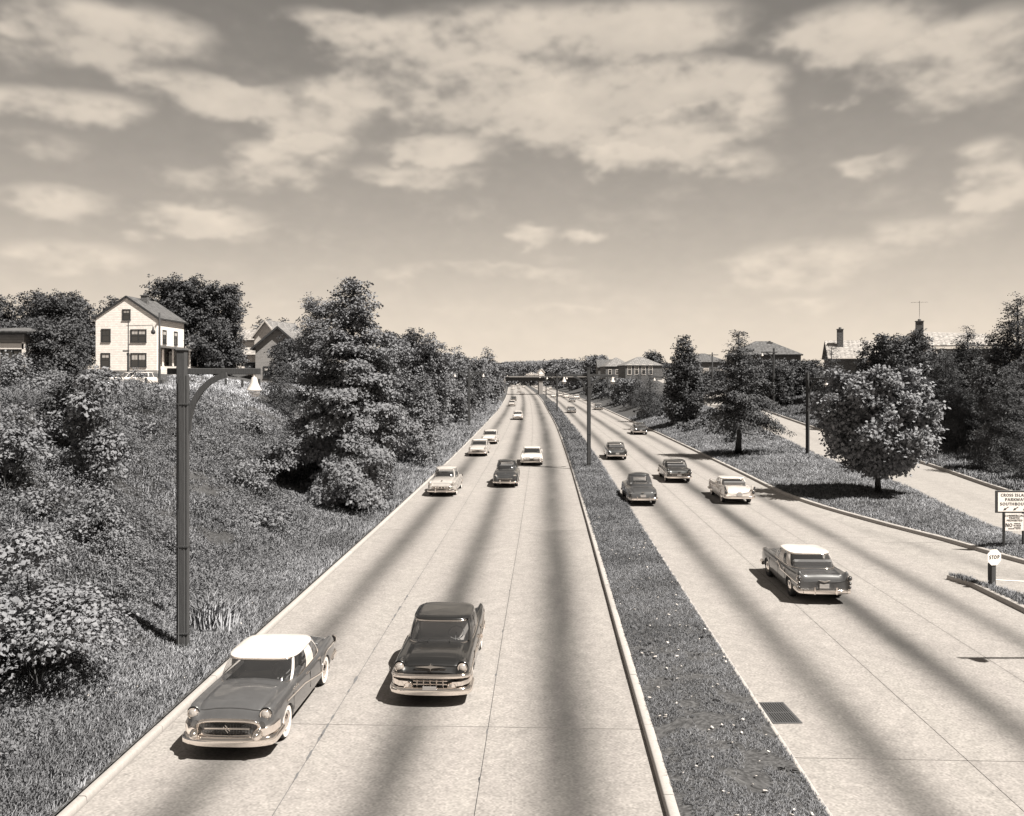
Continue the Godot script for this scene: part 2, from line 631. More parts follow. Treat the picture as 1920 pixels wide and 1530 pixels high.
const STYLES := {
	"oval": {"front": "oval", "hood_crown": 0.045, "roof": 1.46, "edge": 1.36, "cab": [1.24, 0.74, -0.95, -1.46], "aw": 0.93, "ar": 0.84, "L": 5.25,
		"yf": [-2.62, 0.62, -2.5, 0.86, -2.3, 0.95, -1.6, 0.965, -0.9, 0.93, 0.2, 0.96, 1.0, 0.99, 2.0, 0.995, 2.42, 0.98, 2.54, 0.93, 2.62, 0.74],
		"yc": [-2.62, 0.60, -2.5, 0.80, -2.2, 0.90, -1.5, 0.95, 0.9, 0.985, 1.5, 1.005, 2.0, 1.0, 2.32, 0.965, 2.52, 0.86, 2.62, 0.72],
		"hw": [-2.62, 0.80, -2.5, 0.90, -2.2, 0.94, -1.4, 0.97, 0.0, 0.965, 1.5, 0.97, 2.2, 0.96, 2.48, 0.92, 2.62, 0.80], "zf": 1.62, "zr": -1.5, "crease": true},
	"star": {"front": "star", "L": 5.2, "roof": 1.47,
		"yf": [-2.6, 0.66, -2.5, 0.96, -2.2, 1.03, -1.2, 0.97, 0.9, 0.98, 1.6, 0.98, 2.2, 0.98, 2.44, 0.96, 2.54, 0.91, 2.6, 0.76],
		"yc": [-2.6, 0.64, -2.5, 0.80, -2.2, 0.88, -1.5, 0.95, 0.9, 0.985, 1.6, 0.985, 2.1, 0.97, 2.36, 0.93, 2.5, 0.84, 2.6, 0.74],
		"hw": [-2.6, 0.82, -2.5, 0.90, -2.2, 0.94, -1.4, 0.955, 0.0, 0.955, 1.5, 0.955, 2.2, 0.95, 2.45, 0.92, 2.6, 0.82]},
	"stack": {"rear": "stack", "whitewall": false, "L": 4.97, "roof": 1.48, "edge": 1.38, "cab": [1.1, 0.5, -1.0, -1.52], "rag": 52.0,
		"yf": [-2.48, 0.78, -2.44, 0.98, -2.2, 1.0, -1.3, 0.965, 0.9, 0.975, 1.7, 0.965, 2.2, 0.95, 2.38, 0.90, 2.48, 0.72],
		"yc": [-2.48, 0.74, -2.42, 0.88, -2.15, 0.93, -1.5, 0.96, 0.9, 0.99, 1.6, 0.97, 2.1, 0.92, 2.36, 0.82, 2.48, 0.68],
		"hw": [-2.48, 0.86, -2.42, 0.90, -2.2, 0.915, -1.5, 0.935, 0.0, 0.94, 1.5, 0.935, 2.1, 0.92, 2.38, 0.88, 2.48, 0.82],
		"yb": [-2.48, 0.48, -2.3, 0.36, -2.0, 0.28, 2.0, 0.27, 2.3, 0.34, 2.48, 0.46], "zf": 1.5, "zr": -1.42},
	"fins": {"rear": "fins", "L": 5.2, "roof": 1.42, "edge": 1.33, "cab": [1.05, 0.45, -0.8, -1.25],
		"yf": [-2.6, 0.80, -2.55, 1.02, -2.2, 1.03, -1.4, 0.96, 0.9, 0.96, 1.7, 0.95, 2.3, 0.93, 2.48, 0.86, 2.6, 0.70],
		"yc": [-2.6, 0.66, -2.5, 0.82, -2.2, 0.87, -1.4, 0.92, 0.9, 0.96, 1.6, 0.94, 2.1, 0.90, 2.4, 0.82, 2.6, 0.66],
		"hw": [-2.6, 0.86, -2.5, 0.92, -2.2, 0.95, -1.5, 0.955, 0.0, 0.95, 1.5, 0.955, 2.2, 0.94, 2.5, 0.89, 2.6, 0.82]},
	"jet": {"rear": "jet", "L": 5.1,
		"yf": [-2.55, 0.78, -2.48, 0.98, -2.2, 0.99, -1.4, 0.955, 0.9, 0.965, 1.7, 0.955, 2.3, 0.93, 2.45, 0.88, 2.55, 0.72]},
	"round": {"cp": 42, "front": "round", "rear": "round", "L": 5.0, "roof": 1.70, "edge": 1.57, "belt": 1.02, "cab": [0.9, 0.42, -0.85, -1.55], "aw": 0.86, "ar": 0.70, "e": 3.0, "fa": 40.0, "rag": 30.0, "rt": [0.22, 0.88], "two": true, "pont": 1.0,
		"yf": [-2.5, 0.50, -2.42, 0.72, -2.1, 0.86, -1.5, 0.92, -0.6, 0.93, 0.9, 0.96, 1.7, 0.95, 2.2, 0.90, 2.4, 0.80, 2.5, 0.56],
		"yc": [-2.5, 0.52, -2.42, 0.72, -2.2, 0.88, -1.8, 0.99, -1.4, 1.04, 0.8, 1.06, 1.4, 1.05, 1.9, 1.0, 2.25, 0.88, 2.42, 0.70, 2.5, 0.52],
		"hw": [-2.5, 0.68, -2.4, 0.80, -2.1, 0.89, -1.4, 0.925, 0.0, 0.92, 1.5, 0.92, 2.1, 0.90, 2.36, 0.84, 2.5, 0.68],
		"yb": [-2.5, 0.40, -2.3, 0.33, -1.9, 0.28, 1.9, 0.28, 2.3, 0.33, 2.5, 0.42], "zf": 1.5, "zr": -1.42},
	"fast": {"cp": 50, "front": "round", "rear": "round", "L": 5.1, "roof": 1.72, "edge": 1.58, "belt": 1.0, "cab": [0.88, 0.4, -0.55, -1.75], "aw": 0.86, "ar": 0.70, "e": 2.8, "fa": 40.0, "rag": 27.0, "rt": [0.36, 0.84], "two": true, "pont": 1.0,
		"yf": [-2.55, 0.46, -2.46, 0.70, -2.1, 0.88, -1.5, 0.95, -0.6, 0.93, 0.9, 0.96, 1.7, 0.95, 2.2, 0.90, 2.44, 0.80, 2.55, 0.56],
		"yc": [-2.55, 0.50, -2.46, 0.70, -2.25, 0.88, -1.9, 1.0, -1.5, 1.05, 0.8, 1.05, 1.4, 1.04, 1.9, 0.99, 2.3, 0.88, 2.46, 0.70, 2.55, 0.52],
		"hw": [-2.55, 0.66, -2.46, 0.80, -2.1, 0.90, -1.4, 0.93, 0.0, 0.925, 1.5, 0.925, 2.1, 0.90, 2.4, 0.84, 2.55, 0.68],
		"yb": [-2.55, 0.40, -2.3, 0.33, -1.9, 0.28, 1.9, 0.28, 2.3, 0.33, 2.55, 0.42], "zf": 1.55, "zr": -1.42},
	"teeth": {"cp": 32, "front": "teeth", "L": 5.1, "roof": 1.67, "edge": 1.54, "belt": 1.0, "cab": [0.92, 0.44, -0.95, -1.6], "aw": 0.86, "ar": 0.71, "e": 3.2, "fa": 42.0, "two": true, "pont": 0.6, "visor": true,
		"yf": [-2.55, 0.60, -2.45, 0.80, -2.1, 0.90, -1.5, 0.94, 0.9, 0.98, 1.7, 0.97, 2.3, 0.93, 2.46, 0.84, 2.55, 0.62],
		"yc": [-2.55, 0.56, -2.46, 0.76, -2.2, 0.90, -1.6, 1.0, 0.8, 1.04, 1.4, 1.03, 1.9, 0.99, 2.3, 0.90, 2.47, 0.74, 2.55, 0.58]},
	"wide": {"front": "wide", "L": 5.36, "roof": 1.40, "edge": 1.34, "belt": 0.93, "cab": [1.15, 0.52, -1.0, -1.45], "aw": 0.86, "ar": 0.75, "e": 5.5,
		"hw": [-2.68, 0.92, -2.6, 0.97, -2.2, 1.0, -1.4, 1.0, 0.0, 1.0, 1.5, 1.0, 2.2, 1.0, 2.56, 0.97, 2.68, 0.90],
		"yf": [-2.68, 0.80, -2.6, 0.95, -2.2, 0.97, -1.2, 0.93, 0.9, 0.94, 1.7, 0.93, 2.3, 0.90, 2.56, 0.86, 2.68, 0.70],
		"yc": [-2.68, 0.66, -2.6, 0.80, -2.2, 0.88, -1.5, 0.92, 0.9, 0.96, 1.6, 0.94, 2.1, 0.90, 2.5, 0.82, 2.68, 0.66],
		"yb": [-2.68, 0.46, -2.4, 0.36, -2.0, 0.28, 2.0, 0.27, 2.4, 0.34, 2.68, 0.46], "zf": 1.62, "zr": -1.4},
	"plain": {},
	"wagon": {"cab": [1.1, 0.55, -2.2, -2.42], "roof": 1.52, "edge": 1.44, "wagon": true, "yc": [-2.55, 0.66, -2.46, 0.90, -2.2, 0.94, 0.9, 0.985, 1.6, 0.96, 2.1, 0.91, 2.4, 0.83, 2.55, 0.66]},
}
const SEC := [[0.0, 0.0], [0.80, 0.0], [0.94, 0.03], [0.985, 0.14], [1.0, 0.40], [0.997, 0.62], [0.975, 0.86], [0.94, 0.955], [0.885, 1.0]]

func body_half(P: Dictionary, z: float, arch: float) -> PackedVector3Array:
	var hw := tab(P.hw, z)
	var yf := tab(P.yf, z)
	var yc := tab(P.yc, z)
	var yb := minf(tab(P.yb, z), yf - 0.12)
	var pont: float = P.pont
	var out := PackedVector3Array()
	for k in SEC.size():
		var y := lerpf(yb, yf, SEC[k][1])
		if k <= 6:
			y = maxf(y, minf(arch, yf - 0.06) + k * 0.002)
		out.append(Vector3(hw * SEC[k][0], y, z))
	var dip := 0.025 * (1.0 - pont) if absf(z) > 1.0 else 0.01
	out.append(Vector3(hw * 0.80, lerpf(yf, minf(yf, yc), 0.5) - dip, z))
	out.append(Vector3(hw * 0.71, lerpf(yf, yc, 0.75) - dip * 0.7, z))
	out.append(Vector3(hw * 0.60, lerpf(yf, yc, 0.97), z))
	out.append(Vector3(hw * 0.32, yc + P.hood_crown * 0.75, z))
	out.append(Vector3(0, yc + P.hood_crown, z))
	return out

func side_x(P: Dictionary, z: float) -> float:
	return tab(P.hw, z)

func ring(a: float, b: float, zc: float, e: float, t: float) -> Vector2:
	var c := cos(t)
	var s := sin(t)
	return Vector2(a * signf(c) * pow(absf(c), 2.0 / e), zc + b * signf(s) * pow(absf(s), 2.0 / e))

func glass_point(P: Dictionary, deg: float, t: float, out := 0.0) -> Vector3:
	var cab: Array = P.cab
	var r := deg_to_rad(deg)
	var hwc := tab(P.hw, 0.0)
	var lo := ring(hwc * P.aw, (cab[0] - cab[3]) * 0.5, (cab[0] + cab[3]) * 0.5, P.e, r)
	var hi := ring(hwc * P.ar, (cab[1] - cab[2]) * 0.5, (cab[1] + cab[2]) * 0.5, P.e, r)
	var q := lo.lerp(hi, t)
	var y := lerpf(P.belt, P.edge, t)
	var d := Vector2(cos(r), sin(r)) * (0.035 * sin(t * PI) + out)
	return Vector3(q.x + d.x, y, q.y + d.y)

func glass_patch(g: G, P: Dictionary, d0: float, d1: float, t0: float, t1: float, out: float, nt := 4) -> void:
	var rows := []
	var nd := maxi(2, int(absf(d1 - d0) / 7.0))
	for k in nt + 1:
		var r := PackedVector3Array()
		for j in nd + 1:
			r.append(glass_point(P, lerpf(d0, d1, float(j) / nd), lerpf(t0, t1, float(k) / nt), out))
		rows.append(r)
	g.grid(rows, Vector3(0, 1.0, (P.cab[0] + P.cab[3]) * 0.5))

func bumper_bar(g: G, z: float, hw_: float, y: float, h: float, d: float, wrap: float, sgn: float, bow := 0.10) -> void:
	var hw := hw_ * 0.90
	var path := PackedVector3Array()
	var m := 16
	path.append(Vector3(-hw - 0.015, y, z - sgn * (bow + wrap)))
	path.append(Vector3(-hw - 0.01, y, z - sgn * (bow + 0.10)))
	for k in m + 1:
		var x := lerpf(-1, 1, float(k) / m)
		path.append(Vector3(hw * 0.97 * x, y, z - sgn * bow * pow(absf(x), 3.5)))
	path.append(Vector3(hw + 0.01, y, z - sgn * (bow + 0.10)))
	path.append(Vector3(hw + 0.015, y, z - sgn * (bow + wrap)))
	g.sweep(path, bar_section(h, d), 0.3)

func bar_section(h: float, d: float) -> PackedVector2Array:
	var out := PackedVector2Array()
	for k in 14:
		var t := TAU * k / 14.0
		out.append(Vector2(d * cos(t) * (1.0 if cos(t) > 0 else 0.7), h * 0.5 * signf(sin(t)) * pow(absf(sin(t)), 0.8)))
	return out

func lid(o: Node3D, called: String, rows: Array, z0: float, z1: float, a: int, m: Material) -> void:
	# a panel a little proud of the shell, with turned-in edges, so that its shut line shows
	var top := []
	for r in rows:
		var z: float = r[0].z
		if z < z0 or z > z1: continue
		var q := PackedVector3Array()
		var e0: Vector3 = r[a]
		q.append(e0 + Vector3(0, -0.03, 0))
		for k in range(a, r.size() - a):
			q.append(r[k] + Vector3(0, 0.011, 0))
		q.append(r[r.size() - 1 - a] + Vector3(0, -0.03, 0))
		top.append(q)
	if top.size() < 3: return
	for e in [0, top.size() - 1]:
		var q := PackedVector3Array()
		for p in top[e]:
			q.append(p + Vector3(0, -0.03, 0.004 if e > 0 else -0.004))
		if e == 0: top.insert(0, q)
		else: top.append(q)
	var g := G.new()
	g.grid(top, Vector3(0, 0, 0), true)
	part(called, g, m, o)

func bullet(g: G, p: Vector3, r: float, l: float, sgn: float) -> void:
	g.xf = Transform3D(Basis(Vector3.RIGHT, sgn * PI / 2), p)
	g.lathe(PackedVector2Array([Vector2(r, 0), Vector2(r, l * 0.25), Vector2(r * 0.85, l * 0.6), Vector2(r * 0.5, l * 0.9), Vector2(0.0, l)]), 14, 0.3)
	g.xf = Transform3D()

func headlamp(car: Node3D, p: Vector3, r: float) -> void:
	var g := G.new()
	g.xf = Transform3D(Basis(Vector3.RIGHT, PI / 2), p)
	g.lathe(PackedVector2Array([Vector2(r * 1.15, -0.12), Vector2(r * 1.22, 0.0), Vector2(r * 1.16, 0.035), Vector2(r * 0.97, 0.03), Vector2(r * 0.97, 0.0)]), 18)
	var h := part("headlight", g, M.chrome, car)
	g = G.new()
	g.xf = Transform3D(Basis(Vector3.RIGHT, PI / 2), p)
	g.lathe(PackedVector2Array([Vector2(r, 0.0), Vector2(r * 0.9, 0.03), Vector2(r * 0.55, 0.05), Vector2(0, 0.058)]), 18, 0.3)
	part("lens", g, M.lens, h)

func wheel_node(car: Node3D, p: Vector3, s: float, white: bool) -> void:
	var w := Node3D.new()
	var k := 0
	w.name = "wheel"
	car.add_child(w, true)
	w.position = p
	var b := Basis(Vector3.BACK, -PI / 2 * s)
	var g := G.new()
	g.xf.basis = b
	g.lathe(PackedVector2Array([Vector2(0.20, -0.10), Vector2(0.31, -0.105), Vector2(0.345, -0.08), Vector2(0.352, 0.0), Vector2(0.345, 0.08), Vector2(0.33, 0.098), Vector2(0.20, 0.09)]), 26, 0.5)
	part("tyre", g, M.rubber, w)
	if white:
		g = G.new()
		g.xf.basis = b
		g.lathe(PackedVector2Array([Vector2(0.315, 0.094), Vector2(0.312, 0.103), Vector2(0.215, 0.1), Vector2(0.21, 0.085)]), 26, 0.5)
		part("whitewall", g, M.whitewall, w)
	g = G.new()
	g.xf.basis = b
	g.lathe(PackedVector2Array([Vector2(0.205, 0.06), Vector2(0.2, 0.09), Vector2(0.16, 0.085), Vector2(0.13, 0.11), Vector2(0.06, 0.125), Vector2(0, 0.13)]), 20, 0.6)
	part("hubcap", g, M.chrome, w)

func strip(car: Node3D, P: Dictionary, name_: String, pts: Array, h: float, m: Material) -> void:
	for s in [-1.0, 1.0]:
		var g := G.new()
		var path := PackedVector3Array()
		for k in pts.size() - 1:
			for j in 6:
				var z: float = lerpf(pts[k][0], pts[k + 1][0], j / 6.0)
				path.append(Vector3(s * (side_x(P, z) + 0.004), lerpf(pts[k][1], pts[k + 1][1], j / 6.0), z))
		path.append(Vector3(s * (side_x(P, pts[-1][0]) + 0.004), pts[-1][1], pts[-1][0]))
		g.sweep(path, PackedVector2Array([Vector2(-0.012, -h / 2), Vector2(0.012, -h / 2), Vector2(0.012, h / 2), Vector2(-0.012, h / 2)]))
		part(name_, g, m, car)

func car(label: String, style: String, body_tone: float, roof_tone: float, p: Vector3, turn: float, lod := 0, group := "", called := "car", scl := 1.0) -> Node3D:
	var P := BASE.duplicate()
	P.merge(STYLES[style], true)
	var wide_: float = P.get("wx", 0.945)
	var hwt := []
	for k in P.hw.size():
		hwt.append(P.hw[k] * (wide_ if k % 2 == 1 else 1.0))
	P.hw = hwt
	if P.L != 5.1 and not STYLES[style].has("yb"):
		var h: float = P.L * 0.5
		P.yb = [-h, 0.46, -h + 0.15, 0.36, -2.0, 0.28, 2.0, 0.27, h - 0.2, 0.34, h, 0.46]
	var o := thing(called, label, "car", p, turn, group)
	var bp := paint(body_tone)
	var rp := paint(roof_tone)
	var hl: float = P.L * 0.5
	# ---- body shell
	var zs: Array[float] = []
	var ns := 40 if lod == 0 else 24
	for k in ns + 1:
		var u := float(k) / ns
		zs.append(-hl + P.L * u)
	for e in [0.02, 0.05, 0.1, 0.16]:
		zs.append(-hl + e)
		zs.append(hl - e)
	for za in [P.zf, P.zr]:
		for q in ([-1.0, -0.97, -0.9, -0.75, -0.5, 0.0, 0.5, 0.75, 0.9, 0.97, 1.0] if lod == 0 else [-1.0, -0.9, 0.0, 0.9, 1.0]):
			zs.append(za + q * P.ra)
	zs.sort()
	var outer := []
	var belly := []
	var lastz := -99.0
	for z in zs:
		if z - lastz < 0.008:
			continue
		lastz = z
		var arch := 0.0
		for za in [P.zf, P.zr]:
			if absf(z - za) <= P.ra:
				arch = maxf(arch, 0.30 + sqrt(maxf(P.ra * P.ra - (z - za) * (z - za), 0.0)) * 0.98)
		var half := body_half(P, z, arch)
		var r := PackedVector3Array()
		for k in range(2, half.size()):
			r.append(half[k])
		for k in range(half.size() - 2, 1, -1):
			r.append(half[k] * Vector3(-1, 1, 1))
		outer.append(r)
		var q := PackedVector3Array([half[2], half[1], half[0] * Vector3(1, 1, 1), half[1] * Vector3(-1, 1, 1), half[2] * Vector3(-1, 1, 1)])
		belly.append(q)
	var g := G.new()
	# leave the cabin floor open so that the seats show through the glass
	var z_in0: float = P.cab[3] + 0.32
	var z_in1: float = P.cab[0] - 0.30
	var i0 := 0
	var i1 := outer.size() - 1
	for k in outer.size():
		if outer[k][0].z < z_in0: i0 = k
		if outer[outer.size() - 1 - k][0].z > z_in1: i1 = outer.size() - 1 - k
	var fl := []
	var fr2 := []
	for k in range(i0, i1 + 1):
		var r: PackedVector3Array = outer[k]
		fl.append(r.slice(0, 9))
		fr2.append(r.slice(r.size() - 9, r.size()))
	g.grid(outer.slice(0, i0 + 1), Vector3(0, 0.55, 0))
	g.grid(fl, Vector3(0.0, 0.55, 0))
	g.grid(fr2, Vector3(0.0, 0.55, 0))
	g.grid(outer.slice(i1), Vector3(0, 0.55, 0))
	g.away(outer[0], Vector3(0, 0.6, 0))
	g.away(outer[-1], Vector3(0, 0.6, 0))
	part("body", g, bp, o)
	if lod < 2:
		lid(o, "hood", outer, P.cab[0] + 0.08, hl - 0.10, 8, bp)
		if style != "wagon":
			lid(o, "trunk_lid", outer, -hl + 0.10, P.cab[3] - 0.08, 8, bp)
	g = G.new()
	g.grid(belly, Vector3(0, 1.2, 0))
	g.box(Vector3(0, 0.36, 0), Vector3(1.2, 0.22, P.L * 0.8))
	g.box(Vector3(0, 0.37, hl - 0.03), Vector3(1.45, 0.10, 0.30))
	g.box(Vector3(0, 0.43, -hl + 0.03), Vector3(1.45, 0.10, 0.26))
	part("underbody", g, M.under, o)
	# ---- cabin
	var ft: float = P.fa
	var rg: float = P.rag
	var g1 := G.new()
	glass_patch(g1, P, 90 - ft, 90 + ft, 0.03, 0.95, 0.0)
	part("windscreen", g1, M.glass, o)
	g1 = G.new()
	glass_patch(g1, P, 270 - rg, 270 + rg, P.rt[0], P.rt[1], 0.0)
	part("rear_window", g1, M.glass, o)
	var pil := G.new()
	var a1 := 90 - ft
	for s in [0, 1]:
		var mir := func(d: float) -> float: return d if s == 0 else 180.0 - d
		glass_patch(pil, P, mir.call(a1 + 1), mir.call(a1 - 6), 0, 1, 0.012)
		if style != "wagon":
			glass_patch(pil, P, mir.call(1.5), mir.call(-4.0), 0, 1, 0.010, 3)
		else:
			glass_patch(pil, P, mir.call(14), mir.call(9.0), 0, 1, 0.010, 3)
			glass_patch(pil, P, mir.call(-12), mir.call(-17.0), 0, 1, 0.010, 3)
		glass_patch(pil, P, mir.call(-90 + rg + 1), mir.call(-90 + rg + (P.get("cp", 22) if style != "wagon" else 6)), 0, 1, 0.010)
		if rg < 40:
			pass
		var sg := G.new()
		glass_patch(sg, P, mir.call(a1 - 5), mir.call(-90 + rg + (P.get("cp", 22) - 2 if style != "wagon" else 5)), 0.02, 0.94, 0.0)
		part("side_window", sg, M.glass, o)
	if P.rt[0] > 0.1:
		glass_patch(pil, P, 270 - rg - 2, 270 + rg + 2, 0, P.rt[0], 0.010)
		glass_patch(pil, P, 270 - rg - 2, 270 + rg + 2, P.rt[1], 1.0, 0.010)
	glass_patch(pil, P, 90 - ft - 3, 90 + ft + 3, 0.93, 1.0, 0.012, 1)
	part("pillars", pil, rp, o)
	# roof
	var rows := []
	for k in [[1.0, -0.03, 0.0], [1.0, 0.0, 0.035], [0.985, 0.028, 0.03], [0.92, 0.055, 0.0], [0.78, 0.5, 0.0], [0.55, 0.8, 0.0], [0.28, 0.96, 0.0], [0.0, 1.0, 0.0]]:
		var r := PackedVector3Array()
		for j in 49:
			var q := glass_point(P, j * 360.0 / 48.0, 1.0, k[2])
			var zc: float = (P.cab[1] + P.cab[2]) * 0.5
			var y: float = P.edge + (k[1] if k[0] > 0.9 else 0.055 + (P.roof - P.edge - 0.055) * (1.0 - pow(k[0] / 0.92, 2.0)))
			r.append(Vector3(q.x * k[0], y, zc + (q.z - zc) * k[0]))
		rows.append(r)
	g = G.new()
	g.grid(rows, Vector3(0, 0.6, (P.cab[1] + P.cab[2]) * 0.5), false, [], true)
	part("roof", g, rp, o)
	if P.get("visor", false):
		g = G.new()
		var vr := []
		for k in 3:
			var r := PackedVector3Array()
			for j in 13:
				var q := glass_point(P, lerpf(50, 130, j / 12.0), 1.0, 0.03)
				r.append(Vector3(q.x, q.y + 0.03 - 0.05 * k * 0.5, q.z + 0.13 * k))
			vr.append(r)
		g.grid(vr, Vector3(0, 0, 0), true)
		part("sun_visor", g, rp, o)
	# chrome round the screens
	if lod < 2:
		for fr in [[90 - ft, 90 + ft, 0.02], [90 - ft, 90 + ft, 0.95], [270 - rg, 270 + rg, P.rt[0] - 0.02], [270 - rg, 270 + rg, P.rt[1]]]:
			g = G.new()
			var path := PackedVector3Array()
			for j in 13:
				path.append(glass_point(P, lerpf(fr[0], fr[1], j / 12.0), fr[2], 0.016))
			g.tube(path, PackedFloat32Array([0.024 if style == "star" else 0.015]), 6)
			part("window_trim", g, M.chrome, o)
		g = G.new()
		var belt := PackedVector3Array()
		for s in [-1.0, 1.0]:
			belt = PackedVector3Array()
			for j in 9:
				var q := glass_point(P, lerpf(a1 - 4, -60.0, j / 8.0), 0.0, 0.02)
				belt.append(Vector3(q.x * s, q.y + 0.01, q.z))
			g.tube(belt, PackedFloat32Array([0.013]), 5)
		part("belt_moulding", g, M.chrome, o)
	# inside
	if lod < 2:
		g = G.new()
		g.box(Vector3(0, 0.62, (z_in0 + z_in1) / 2), Vector3(1.45, 0.06, z_in1 - z_in0 + 0.3))
		g.box(Vector3(0, 0.83, P.cab[0] - 0.34), Vector3(1.42, 0.22, 0.22), 0.05)
		part("cabin_floor", g, M.black, o)
		for zz in [0.0, -0.98]:
			g = G.new()
			g.box(Vector3(0, 0.72, zz + 0.12), Vector3(1.34, 0.16, 0.5), 0.05)
			g.xf = Transform3D(Basis(Vector3.RIGHT, -0.2), Vector3(0, 0.96, zz - 0.18))
			g.box(Vector3.ZERO, Vector3(1.34, 0.5, 0.14), 0.05)
			part("seat", g, M.seat if style != "star" else M.seat_pale, o)
		if lod == 0:
			g = G.new()
			var cpath := PackedVector3Array()
			var bs := Basis(Vector3.RIGHT, 0.6)
			for j in 19:
				cpath.append(Vector3(0.36, 1.0, 0.33) + bs * Vector3(cos(TAU * j / 18.0) * 0.2, 0, sin(TAU * j / 18.0) * 0.2))
			g.tube(cpath, PackedFloat32Array([0.014]), 6, false)
			g.tube(PackedVector3Array([Vector3(0.36, 1.0, 0.33), Vector3(0.36, 0.85, 0.6)]), PackedFloat32Array([0.02]), 6)
			part("steering_wheel", g, M.seat, o)
	# wheels
	var tx: float = tab(P.hw, 0.0) - 0.13
	for za in [P.zf, P.zr]:
		for s in [-1.0, 1.0]:
			wheel_node(o, Vector3(s * tx, 0.345, za), s, P.whitewall and lod < 2)
	car_front(o, P, hl, bp, lod)
	car_rear(o, P, hl, bp, lod)
	if lod == 0:
		for s in [-1.0, 1.0]:
			g = G.new()
			for zz in [0.35, -0.62]:
				g.box(Vector3(s * (side_x(P, zz) * 0.985), 0.84, zz - 0.25), Vector3(0.05, 0.025, 0.16), 0.008)
			part("door_handle", g, M.chrome, o)
		g = G.new()
		for s in [-1.0, 1.0]:
			for zz in [P.cab[0] - 0.02, -0.08, -0.95]:
				g.box(Vector3(s * (side_x(P, zz) * 0.994), 0.62, zz), Vector3(0.016, 0.36, 0.008))
		part("door_gap", g, M.black, o)
	if scl != 1.0:
		o.scale = Vector3.ONE * scl
	return o

func nose_panel(g: G, P: Dictionary, hl: float, w: float, y0: float, y1: float, bow: float, push := 0.0, round_ := 0.5) -> void:
	# a slab following the bow of the nose, with rounded ends
	var poly := PackedVector2Array()
	var h := (y1 - y0) * 0.5
	for k in 24:
		var t := TAU * k / 24.0
		var c := cos(t)
		var s := sin(t)
		poly.append(Vector2(w * signf(c) * pow(absf(c), round_), (y0 + y1) * 0.5 + h * signf(s) * pow(absf(s), round_)))
	var f := g.v.size()
	for p in poly:
		g.vert(Vector3(p.x, p.y, hl + push - bow * pow(absf(p.x) / 0.9, 3.0)), Vector3.BACK)
	var mid := g.vert(Vector3(0, (y0 + y1) * 0.5, hl + push), Vector3.BACK)
	for k in 24:
		g.tri(mid, f + k, f + (k + 1) % 24)

